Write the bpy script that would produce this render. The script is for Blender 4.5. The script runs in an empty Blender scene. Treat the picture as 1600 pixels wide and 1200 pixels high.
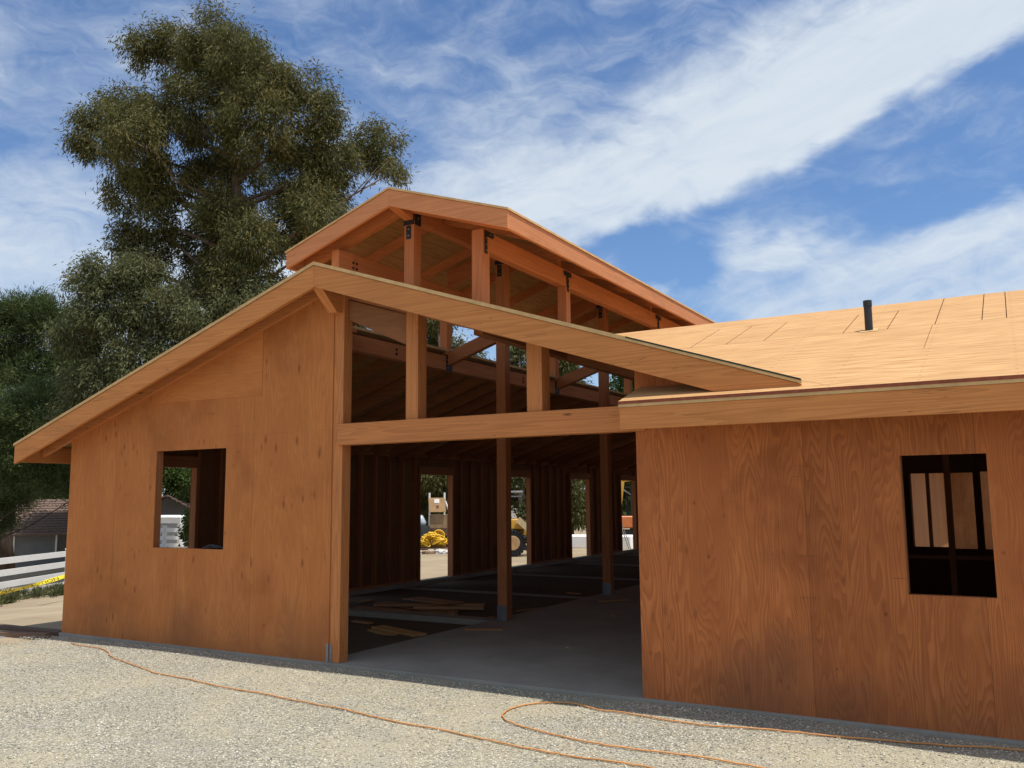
import bpy, bmesh, math, random
import numpy as np
from mathutils import Vector, Matrix
C = bpy.context.scene
COL = C.collection
R = math.radians

# ------------------------------------------------------------------ camera
CAM = Vector((6.378, -7.249, 1.70)); yw, pt, rl = 0.523, 0.128, -0.009
fw = Vector((-math.sin(yw)*math.cos(pt), math.cos(yw)*math.cos(pt), math.sin(pt)))
rt = Vector((math.cos(yw), math.sin(yw), 0)); up = rt.cross(fw)
r2 = math.cos(rl)*rt + math.sin(rl)*up; u2 = -math.sin(rl)*rt + math.cos(rl)*up
cd = bpy.data.cameras.new('camera'); cam = bpy.data.objects.new('camera', cd); COL.objects.link(cam)
M = Matrix((r2, u2, -fw)).transposed().to_4x4(); M.translation = CAM
cam.matrix_world = M
cd.sensor_width = 36; cd.lens = 1370.16/1600*36; cd.clip_end = 3000; cd.clip_start = .05
C.camera = cam
# ------------------------------------------------------------------ sun, sky, exposure
SUN = Vector((.31, -.022, .95)).normalized()
sl = bpy.data.lights.new('sun', 'SUN'); sl.energy = 4.6; sl.angle = R(.5); sl.color = (1, .95, .87)
so = bpy.data.objects.new('sun', sl); COL.objects.link(so)
so.rotation_euler = (-SUN).to_track_quat('-Z', 'Y').to_euler(); so.location = (0, 0, 30)
C.view_settings.view_transform = 'Standard'; C.view_settings.look = 'None'
C.view_settings.exposure = 0.06; C.view_settings.gamma = 1.0

class NT:
    """tiny helper to write node maths"""
    def __init__(s, nt): s.nt = nt; nt.nodes.clear()
    def n(s, t, **k):
        nd = s.nt.nodes.new(t)
        for a, b in k.items(): setattr(nd, a, b)
        return nd
    def lk(s, a, b): s.nt.links.new(a, b)
    def inp(s, sock, v):
        if isinstance(v, bpy.types.NodeSocket): s.lk(v, sock)
        else: sock.default_value = v
    def m(s, op, a, b=0.0, c=0.0, clamp=False):
        nd = s.n('ShaderNodeMath', operation=op); nd.use_clamp = clamp
        s.inp(nd.inputs[0], a); s.inp(nd.inputs[1], b); s.inp(nd.inputs[2], c)
        return nd.outputs[0]
    def step(s, v, a, b, lo=0.0, hi=1.0):
        nd = s.n('ShaderNodeMapRange', interpolation_type='SMOOTHSTEP')
        s.inp(nd.inputs[0], v)
        for i, x in enumerate((a, b, lo, hi)): s.inp(nd.inputs[1+i], x)
        return nd.outputs[0]
    def xyz(s, x, y, z=0.0):
        nd = s.n('ShaderNodeCombineXYZ'); s.inp(nd.inputs[0], x); s.inp(nd.inputs[1], y); s.inp(nd.inputs[2], z); return nd.outputs[0]
    def sep(s, v):
        nd = s.n('ShaderNodeSeparateXYZ'); s.lk(v, nd.inputs[0]); return nd.outputs
    def noise(s, vec, scale, detail=4, rough=.5, dist=0.0):
        nd = s.n('ShaderNodeTexNoise'); s.lk(vec, nd.inputs['Vector'])
        nd.inputs['Scale'].default_value = scale; nd.inputs['Detail'].default_value = detail
        nd.inputs['Roughness'].default_value = rough; nd.inputs['Distortion'].default_value = dist
        return nd.outputs[0]
    def vor(s, vec, scale, feature='F1', out='Distance'):
        nd = s.n('ShaderNodeTexVoronoi', feature=feature); s.lk(vec, nd.inputs['Vector']); nd.inputs['Scale'].default_value = scale
        return nd.outputs[out]
    def mix(s, f, a, b, blend='MIX'):
        nd = s.n('ShaderNodeMix', data_type='RGBA', blend_type=blend)
        s.inp(nd.inputs[0], f)
        for i, v in ((6, a), (7, b)):
            if isinstance(v, tuple) and len(v) == 3: v = v + (1,)
            s.inp(nd.inputs[i], v)
        return nd.outputs[2]
    def vmul(s, v, sc):
        nd = s.n('ShaderNodeVectorMath', operation='MULTIPLY'); s.lk(v, nd.inputs[0]); nd.inputs[1].default_value = sc; return nd.outputs[0]
    def vadd(s, v, w):
        nd = s.n('ShaderNodeVectorMath', operation='ADD'); s.lk(v, nd.inputs[0]); s.inp(nd.inputs[1], w); return nd.outputs[0]

w = bpy.data.worlds.new('World'); C.world = w; w.use_nodes = True
t = NT(w.node_tree)
sky = t.n('ShaderNodeTexSky', sky_type='NISHITA'); sky.sun_disc = False
sky.sun_elevation = math.asin(SUN.z); sky.sun_rotation = math.atan2(SUN.x, SUN.y); sky.air_density = 1.0; sky.dust_density = .6; sky.ozone_density = 2.2
geo = t.n('ShaderNodeTexCoord'); dx, dy, dz = t.sep(geo.outputs['Generated'])
az = t.m('MULTIPLY', t.m('ARCTAN2', dx, dy), 57.2958); el = t.m('MULTIPLY', t.m('ARCSINE', dz), 57.2958)
ca, sa = math.cos(R(17)), math.sin(R(17))
a1 = t.m('ADD', t.m('MULTIPLY', az, ca), t.m('MULTIPLY', el, sa))        # along the streaks
b1 = t.m('SUBTRACT', t.m('MULTIPLY', el, ca), t.m('MULTIPLY', az, sa))   # across them
wv = t.xyz(t.m('MULTIPLY', a1, .05), t.m('MULTIPLY', b1, .12), 3.1)
warp = t.n('ShaderNodeTexNoise'); t.lk(wv, warp.inputs['Vector']); warp.inputs['Scale'].default_value = 1.0; warp.inputs['Detail'].default_value = 3
wc = t.sep(warp.outputs['Color'])
a2 = t.m('ADD', a1, t.m('MULTIPLY', t.m('SUBTRACT', wc[0], .5), 14.0)); b2 = t.m('ADD', b1, t.m('MULTIPLY', t.m('SUBTRACT', wc[1], .5), 8.0))
st = t.noise(t.xyz(t.m('MULTIPLY', a2, .06), t.m('MULTIPLY', b2, .26), 7.7), 1.0, 7, .55)
st2 = t.noise(t.xyz(t.m('MULTIPLY', a2, .16), t.m('MULTIPLY', b2, .9), 1.7), 1.0, 6, .6)
big = t.noise(t.xyz(t.m('MULTIPLY', az, .05), t.m('MULTIPLY', el, .1), 12.0), 1.0, 2, .5)
w2 = t.n('ShaderNodeTexNoise'); t.lk(t.xyz(t.m('MULTIPLY', az, .16), t.m('MULTIPLY', el, .22), 5.0), w2.inputs['Vector']); w2.inputs['Detail'].default_value = 4; w2.inputs['Scale'].default_value = 1.0
w2c = t.sep(w2.outputs['Color'])
elw = t.m('ADD', el, t.m('ADD', t.m('MULTIPLY', t.m('SUBTRACT', wc[2], .5), 3.6), t.m('MULTIPLY', t.m('SUBTRACT', w2c[0], .5), 5.0)))
line = t.m('ADD', t.m('MULTIPLY', az, .335), 23.7)                        # lower edge of the broad band
d1 = t.m('SUBTRACT', elw, line)
m1 = t.m('MULTIPLY', t.step(d1, -.5, 2.1), t.step(d1, 4.0, 12.0, 1.0, .16))
lowtop = t.m('ADD', t.m('MULTIPLY', az, -.05), 16.3)
d2 = t.m('SUBTRACT', lowtop, elw)
m2 = t.m('MULTIPLY', t.m('MULTIPLY', t.step(d2, -.6, 1.6), t.step(az, -26, -10, .25, 1.0)), .74)
m3 = t.m('MULTIPLY', t.step(az, -43, -52), t.m('MULTIPLY', t.step(el, 24, 16), .52))
m4 = t.m('MULTIPLY', t.step(el, 12.0, 2.0), .6)
veil = t.m('MULTIPLY', t.m('MULTIPLY', t.step(az, -6, -16), t.step(d1, -1.0, 2.0)), .25)
back = t.m('MULTIPLY', t.step(t.m('ABSOLUTE', t.m('ADD', az, 30.0)), 62, 95), .62)  # unseen cloud added behind the camera to brighten and neutralise the ambient light
over = t.m('MULTIPLY', t.step(el, 36, 48), .6)  # cloud added overhead, likewise to raise the ambient light and make it less blue
hole = t.m('MULTIPLY', t.m('MULTIPLY', t.step(t.m('ABSOLUTE', t.m('ADD', az, 19.5)), 4.6, 1.5), t.step(t.m('ABSOLUTE', t.m('SUBTRACT', elw, 15.4)), 1.9, .4)), .75)
msk = t.m('MAXIMUM', t.m('MAXIMUM', m1, m2), t.m('MAXIMUM', m3, m4))
msk = t.m('SUBTRACT', t.m('MAXIMUM', t.m('MAXIMUM', msk, veil), t.m('MAXIMUM', back, over)), hole)
cb, sb = math.cos(R(-8)), math.sin(R(-8))
a3 = t.m('ADD', t.m('MULTIPLY', az, cb), t.m('MULTIPLY', el, sb)); b3 = t.m('SUBTRACT', t.m('MULTIPLY', el, cb), t.m('MULTIPLY', az, sb))
a4 = t.m('ADD', a3, t.m('MULTIPLY', t.m('SUBTRACT', w2c[0], .5), 9.0)); b4 = t.m('ADD', b3, t.m('MULTIPLY', t.m('SUBTRACT', w2c[1], .5), 7.0))
feath = t.noise(t.xyz(t.m('MULTIPLY', a4, .22), t.m('MULTIPLY', b4, .62), 21.0), 1.0, 9, .62)
puff = t.noise(t.xyz(t.m('MULTIPLY', a4, .10), t.m('MULTIPLY', b4, .20), 31.0), 1.0, 6, .55)
dens = t.m('ADD', t.m('MULTIPLY', msk, .86), t.m('ADD', t.m('ADD', t.m('MULTIPLY', t.m('SUBTRACT', feath, .5), .75), t.m('MULTIPLY', t.m('SUBTRACT', puff, .5), .85)), 0.03))
dens = t.m('ADD', dens, t.m('ADD', t.m('MULTIPLY', t.m('SUBTRACT', st, .5), .85), t.m('ADD', t.m('MULTIPLY', t.m('SUBTRACT', st2, .5), .22), t.m('MULTIPLY', t.m('SUBTRACT', big, .45), .35))))
dens = t.step(dens, -.02, .98)
dens = t.m('MULTIPLY', dens, t.step(dz, -.02, .04))
skyc = t.mix(1.0, sky.outputs[0], (.80, .95, 1.13, 1), 'MULTIPLY')
skyh = t.n('ShaderNodeHueSaturation'); skyh.inputs['Saturation'].default_value = 1.02; skyh.inputs['Value'].default_value = 1.16; t.lk(skyc, skyh.inputs['Color'])
cloud = t.mix(st2, (6.0, 6.9, 7.9), (7.7, 8.3, 8.8))
colr = t.mix(t.m('MULTIPLY', dens, .93), skyh.outputs[0], cloud)
bg = t.n('ShaderNodeBackground'); bg.inputs[1].default_value = .1; t.lk(colr, bg.inputs[0])
out = t.n('ShaderNodeOutputWorld'); t.lk(bg.outputs[0], out.inputs[0])

# ------------------------------------------------------------------ materials
def mat(name, rough=.8, spec=.3):
    m = bpy.data.materials.new(name); m.use_nodes = True
    t = NT(m.node_tree); p = t.n('ShaderNodeBsdfPrincipled'); o = t.n('ShaderNodeOutputMaterial')
    t.lk(p.outputs[0], o.inputs[0]); p.inputs['Roughness'].default_value = rough
    p.inputs['Specular IOR Level'].default_value = spec
    return m, t, p
def bump(t, p, h, strength=.4, dist=.01):
    b = t.n('ShaderNodeBump'); b.inputs['Strength'].default_value = strength; b.inputs['Distance'].default_value = dist
    t.lk(h, b.inputs['Height']); t.lk(b.outputs[0], p.inputs['Normal'])
def plain(name, c, rough=.7, spec=.3, metal=0, var=.25, scale=6):
    m, t, p = mat(name, rough, spec)
    tc = t.n('ShaderNodeTexCoord').outputs['Object']
    n1 = t.noise(tc, scale, 5, .6)
    c2 = tuple(x*(1-var) for x in c)
    t.lk(t.mix(t.step(n1, .3, .7), c, c2), p.inputs['Base Color']); p.inputs['Metallic'].default_value = metal
    bump(t, p, n1, .15, .005)
    return m
def lumber(name, ca, cb, knots=.5, ring=9.0):
    """sawn board: UV u runs along the board in metres, v across"""
    m, t, p = mat(name, .72, .25)
    uv = t.n('ShaderNodeUVMap').outputs[0]; oi = t.n('ShaderNodeObjectInfo').outputs['Random']
    u, v, _ = t.sep(uv)
    off = t.m('MULTIPLY', oi, 37.0)
    P = t.xyz(t.m('ADD', t.m('MULTIPLY', u, .20), off), t.m('MULTIPLY', v, 6.5), off)
    n0 = t.noise(P, 1.0, 2, .45)
    rings = t.m('FRACT', t.m('MULTIPLY', n0, ring))
    ringd = t.m('MULTIPLY', t.step(rings, .15, .9), t.step(rings, 1.0, .92))
    fine = t.noise(t.xyz(t.m('ADD', t.m('MULTIPLY', u, 3.0), off), t.m('MULTIPLY', v, 130.0), off), 1.0, 3, .6)
    blot = t.noise(t.xyz(t.m('ADD', t.m('MULTIPLY', u, .9), off), t.m('MULTIPLY', v, 2.0), off), 1.6, 4, .6)
    col = t.mix(t.m('MULTIPLY', ringd, .55), ca, cb)
    col = t.mix(t.m('MULTIPLY', t.step(fine, .45, .75), .35), col, cb)
    col = t.mix(t.m('MULTIPLY', t.step(blot, .45, .75), .35), col, tuple(x*.72 for x in ca))
    kd = t.vor(t.xyz(t.m('ADD', t.m('MULTIPLY', u, 1.6), off), t.m('MULTIPLY', v, 5.5), off), 1.0)
    kz = t.step(kd, .11, .03)
    kk = t.m('MULTIPLY', kz, t.step(t.noise(t.xyz(u, v, off), 2.3, 1), .45, .6))
    col = t.mix(t.m('MULTIPLY', kk, knots), col, (.10, .035, .015))
    ck = t.noise(t.xyz(t.m('ADD', t.m('MULTIPLY', u, .8), off), t.m('MULTIPLY', v, 22.0), off), 1.0, 3, .55)
    ckm = t.m('MULTIPLY', t.m('MULTIPLY', t.step(t.m('ABSOLUTE', t.m('SUBTRACT', ck, .5)), .010, .002), t.step(t.noise(t.xyz(t.m('ADD', u, off), t.m('MULTIPLY', v, 3.0), 2.0), 1.3, 2), .54, .62)), .6)
    col = t.mix(ckm, col, (.12, .05, .02))
    hv = t.n('ShaderNodeHueSaturation'); t.lk(col, hv.inputs['Color'])
    t.lk(t.m('ADD', .86, t.m('MULTIPLY', oi, .26)), hv.inputs['Value'])
    t.lk(hv.outputs[0], p.inputs['Base Color'])
    bump(t, p, fine, .25, .002)
    return m
def plywood(name, ca, cb, cc, kn=1.0, ring=15.0, fig=.6, seam=True):
    """structural plywood, face grain vertical; UV u up the wall, v along it"""
    m, t, p = mat(name, .75, .15)
    uv = t.n('ShaderNodeUVMap').outputs[0]; u, v, _ = t.sep(uv)
    sheet = t.m('FLOOR', t.m('DIVIDE', v, 1.22)); so_ = t.m('MULTIPLY', sheet, 5.37)
    wob = t.noise(t.xyz(t.m('MULTIPLY', u, 1.1), t.m('MULTIPLY', v, 2.2), so_), 1.0, 2, .5)
    P = t.xyz(t.m('ADD', t.m('MULTIPLY', u, .42), so_), t.m('ADD', t.m('MULTIPLY', v, 3.1), t.m('MULTIPLY', wob, .5)), so_)
    n0 = t.noise(P, 1.0, 2.5, .42)
    rings = t.m('FRACT', t.m('MULTIPLY', n0, ring))
    rd = t.m('MULTIPLY', t.step(rings, .1, .85), t.step(rings, 1.0, .9))
    fine = t.noise(t.xyz(t.m('MULTIPLY', u, 2.2), t.m('MULTIPLY', v, 75.0), so_), 1.0, 4, .65)
    blot = t.noise(t.xyz(t.m('MULTIPLY', u, .8), t.m('MULTIPLY', v, 1.6), so_), 1.3, 5, .6)
    col = t.mix(t.m('MULTIPLY', rd, fig), ca, cb)
    col = t.mix(t.m('MULTIPLY', t.step(fine, .42, .72), .38), col, cb)
    col = t.mix(t.m('MULTIPLY', t.step(blot, .40, .66), .60), col, cc)
    b5 = t.noise(t.xyz(t.m('MULTIPLY', u, 1.6), t.m('MULTIPLY', v, 4.5), so_), 1.0, 5, .62)
    col = t.mix(t.m('MULTIPLY', t.step(b5, .52, .74), .45), col, tuple(min(1, x*y) for x, y in zip(ca, (1.14, 1.22, 1.25))))
    b6 = t.noise(t.xyz(t.m('MULTIPLY', u, .9), t.m('MULTIPLY', v, .9), 14.0), 1.0, 5, .6)
    col = t.mix(t.m('MULTIPLY', t.step(b6, .50, .72), .42), col, tuple(x*.62 for x in cb))
    band = t.m('MAXIMUM', t.step(t.m('ABSOLUTE', t.m('SUBTRACT', u, 1.02)), .14, .05), t.step(t.m('ABSOLUTE', t.m('SUBTRACT', u, 2.33)), .12, .04))
    kd = t.vor(t.xyz(t.m('MULTIPLY', u, 3.4), t.m('MULTIPLY', v, 9.0), so_), 1.0)
    row = t.noise(t.xyz(t.m('MULTIPLY', u, 2.6), t.m('MULTIPLY', v, .7), 4.0), 1.0, 2)
    kk = t.m('MULTIPLY', t.step(kd, .26, .06), t.m('MAXIMUM', t.step(row, .50, .60), t.m('MULTIPLY', band, t.step(row, .36, .46))))
    col = t.mix(t.m('MULTIPLY', kk, .70*kn), col, (.19, .055, .020))
    kd2 = t.vor(t.xyz(t.m('MULTIPLY', u, 4.1), t.m('MULTIPLY', v, 5.0), 9.0), 1.0)
    col = t.mix(t.m('MULTIPLY', t.m('MULTIPLY', t.step(t.m('ADD', kd2, t.m('MULTIPLY', t.m('SUBTRACT', b5, .5), .16)), .11, .03), t.step(blot, .42, .6)), .6), col, (.12, .035, .014))
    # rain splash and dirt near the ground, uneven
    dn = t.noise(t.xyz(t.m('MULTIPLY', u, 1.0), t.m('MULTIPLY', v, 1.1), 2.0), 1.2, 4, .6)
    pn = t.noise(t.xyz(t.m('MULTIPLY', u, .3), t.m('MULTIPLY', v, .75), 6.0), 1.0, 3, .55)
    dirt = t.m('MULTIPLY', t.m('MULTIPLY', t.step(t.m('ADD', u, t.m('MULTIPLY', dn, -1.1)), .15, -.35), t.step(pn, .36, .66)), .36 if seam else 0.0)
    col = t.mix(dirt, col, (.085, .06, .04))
    if seam:
        fr = t.m('FRACT', t.m('DIVIDE', v, 1.22))
        e = t.m('MINIMUM', fr, t.m('SUBTRACT', 1.0, fr))
        fr2 = t.m('ABSOLUTE', t.m('SUBTRACT', u, 2.44))
        sm = t.m('MAXIMUM', t.step(e, .0022, .0012), t.m('MULTIPLY', t.step(fr2, .0025, .0015), .35))
        col = t.mix(t.m('MULTIPLY', sm, .55), col, (.07, .03, .015))
    wn = t.n('ShaderNodeTexWhiteNoise', noise_dimensions='1D'); t.lk(sheet, wn.inputs['W'])
    sc = t.noise(t.xyz(t.m('MULTIPLY', u, 34.0), t.m('MULTIPLY', v, 1.7), 3.0), 1.0, 2, .5)
    col = t.mix(t.m('MULTIPLY', t.step(sc, .735, .78), .40), col, (.07, .035, .02))
    hv = t.n('ShaderNodeHueSaturation'); t.lk(col, hv.inputs['Color']); t.lk(t.m('ADD', .93, t.m('MULTIPLY', wn.outputs[0], .20)), hv.inputs['Value'])
    t.lk(hv.outputs[0], p.inputs['Base Color'])
    bump(t, p, fine, .2, .002)
    return m
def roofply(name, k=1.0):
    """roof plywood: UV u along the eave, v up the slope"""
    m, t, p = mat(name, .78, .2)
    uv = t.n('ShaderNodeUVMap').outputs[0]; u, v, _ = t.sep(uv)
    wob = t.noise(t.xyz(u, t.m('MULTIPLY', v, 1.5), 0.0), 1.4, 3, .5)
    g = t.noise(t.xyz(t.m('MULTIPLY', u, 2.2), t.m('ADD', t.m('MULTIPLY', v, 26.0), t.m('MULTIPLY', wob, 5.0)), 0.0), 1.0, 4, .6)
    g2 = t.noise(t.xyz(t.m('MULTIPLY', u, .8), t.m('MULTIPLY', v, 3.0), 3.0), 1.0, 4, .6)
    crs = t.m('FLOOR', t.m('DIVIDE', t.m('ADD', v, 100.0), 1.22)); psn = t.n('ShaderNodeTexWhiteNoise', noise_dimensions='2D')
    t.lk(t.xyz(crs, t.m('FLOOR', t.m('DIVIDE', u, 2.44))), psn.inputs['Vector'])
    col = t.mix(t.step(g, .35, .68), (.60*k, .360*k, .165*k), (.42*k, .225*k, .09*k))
    col = t.mix(t.m('MULTIPLY', t.step(g2, .4, .75), .35), col, (.42*k, .24*k, .10*k))
    col = t.mix(t.m('MULTIPLY', psn.outputs[0], .22), col, (.50*k, .28*k, .12*k))
    mo = t.noise(t.xyz(t.m('MULTIPLY', u, .7), t.m('MULTIPLY', v, 1.4), 9.0), 1.0, 5, .65)
    col = t.mix(t.m('MULTIPLY', t.step(mo, .48, .70), .38), col, (.40*k, .215*k, .085*k))
    nu = t.m('ABSOLUTE', t.m('SUBTRACT', t.m('FRACT', t.m('DIVIDE', u, .61)), .5)); nv = t.m('ABSOLUTE', t.m('SUBTRACT', t.m('FRACT', t.m('DIVIDE', v, .15)), .5))
    col = t.mix(t.m('MULTIPLY', t.m('MULTIPLY', t.step(nu, .02, .010), t.step(nv, .08, .04)), .55), col, (.16, .09, .05))
    t.lk(col, p.inputs['Base Color']); bump(t, p, g, .5, .004)
    return m

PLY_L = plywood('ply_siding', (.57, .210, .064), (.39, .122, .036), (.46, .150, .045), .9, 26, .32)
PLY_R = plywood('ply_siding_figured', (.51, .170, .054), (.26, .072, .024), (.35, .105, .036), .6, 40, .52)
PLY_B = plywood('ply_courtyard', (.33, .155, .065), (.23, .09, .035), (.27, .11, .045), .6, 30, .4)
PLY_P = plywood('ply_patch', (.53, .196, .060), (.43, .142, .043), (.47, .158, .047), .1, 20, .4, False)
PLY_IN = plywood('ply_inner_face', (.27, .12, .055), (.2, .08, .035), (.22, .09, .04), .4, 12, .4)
FASC = lumber('fascia_fir', (.64, .256, .080), (.44, .162, .046), .8, 16)
FASR = lumber('fascia_reddish_fir', (.60, .258, .115), (.46, .180, .074), .7, 15)
BEAM = lumber('beam_fir', (.58, .224, .074), (.39, .132, .042), .8, 18)
REDB = lumber('beam_red_fir', (.56, .215, .085), (.42, .145, .054), .6, 13)
INNR = lumber('inner_framing', (.42, .165, .068), (.31, .110, .044), .4, 8)
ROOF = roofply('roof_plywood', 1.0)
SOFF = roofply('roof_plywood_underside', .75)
EDGE = plain('ply_edge', (.66, .43, .20), .85, .2, 0, .22, 9)
REDE = plain('red_edge_seal', (.30, .085, .045), .7, .2, 0, .3, 20)
GRNE = plain('green_edge_seal', (.03, .055, .04), .8)
BLK = plain('black_steel', (.022, .022, .026), .55, .4, 0, .4)
GALV = plain('galvanised_steel', (.30, .31, .33), .45, .5, .6, .3)
PIPE = plain('black_abs_pipe', (.028, .028, .032), .45, .4)
BOLT = plain('bolt_head', (.30, .28, .26), .4, .5, .5)
WHITE = plain('white_vinyl', (.86, .86, .85), .5, .4, 0, .06)
def concrete():
    m, t, p = mat('concrete', .85, .25)
    tc = t.n('ShaderNodeTexCoord').outputs['Object']
    a = t.noise(tc, 1.3, 6, .6); b = t.noise(tc, 25, 5, .7)
    c = t.mix(t.step(a, .3, .7), (.33, .30, .255), (.24, .22, .185)); c = t.mix(t.m('MULTIPLY', b, .35), c, (.38, .345, .29))
    t.lk(c, p.inputs['Base Color']); bump(t, p, b, .2, .003); return m
CONC = concrete()
def gravelm():
    m, t, p = mat('gravel', .9, .15)
    tc = t.n('ShaderNodeTexCoord').outputs['Object']
    wc = t.n('ShaderNodeTexNoise'); t.lk(tc, wc.inputs['Vector']); wc.inputs['Scale'].default_value = 40
    pv = t.vadd(tc, t.vmul(wc.outputs['Color'], (.012, .012, .012)))
    v1 = t.n('ShaderNodeTexVoronoi', feature='F1'); t.lk(pv, v1.inputs['Vector']); v1.inputs['Scale'].default_value = 70
    v2 = t.n('ShaderNodeTexVoronoi', feature='F1'); t.lk(pv, v2.inputs['Vector']); v2.inputs['Scale'].default_value = 31
    r_, g_, b_ = t.sep(v1.outputs['Color']); r3, _, _ = t.sep(v2.outputs['Color'])
    c = t.mix(t.step(r_, .0, .9), (.30, .28, .225), (.49, .45, .34))
    c = t.mix(t.step(g_, .86, .93), c, (.15, .15, .15))
    c = t.mix(t.step(b_, .88, .95), c, (.72, .69, .60))
    c = t.mix(t.m('MULTIPLY', t.step(v1.outputs['Distance'], .42, .75), .75), c, (.13, .12, .095))
    big = t.noise(tc, .55, 4, .6); mid = t.noise(tc, 3.0, 4, .6)
    c = t.mix(t.m('MULTIPLY', t.step(big, .38, .66), .5), c, (.48, .42, .285))
    c = t.mix(t.m('MULTIPLY', t.step(mid, .50, .72), .35), c, (.33, .32, .29))
    trk = t.noise(t.vmul(tc, (.5, 1.3, 1)), 1.1, 5, .6); c = t.mix(t.m('MULTIPLY', t.step(trk, .52, .66), .30), c, (.27, .25, .20))
    t.lk(c, p.inputs['Base Color'])
    h = t.m('ADD', t.m('MULTIPLY', v1.outputs['Distance'], -1.0), t.m('MULTIPLY', v2.outputs['Distance'], -.8))
    bump(t, p, h, .8, .012); return m
GRAV = gravelm()
def dirtm(name='dirt', k=1.0, dark=False):
    m, t, p = mat(name, .95, .1)
    tc = t.n('ShaderNodeTexCoord').outputs['Object']
    a = t.noise(tc, .35, 6, .6); b = t.noise(tc, 6, 6, .7); s = t.noise(t.vmul(tc, (.4, 2.2, 1)), 1.5, 4, .6)
    c = t.mix(t.step(a, .35, .65), (.36*k, .285*k, .19*k), (.27*k, .21*k, .14*k)); c = t.mix(t.m('MULTIPLY', b, .4), c, (.42*k, .35*k, .25*k))
    c = t.mix(t.m('MULTIPLY', t.step(s, .5, .7), .35), c, (.2*k, .15*k, .1*k))
    t.lk(c, p.inputs['Base Color']); bump(t, p, b, .6, .03); return m
DIRT = dirtm(); STALL = dirtm('stall_dirt', .42)

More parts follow.
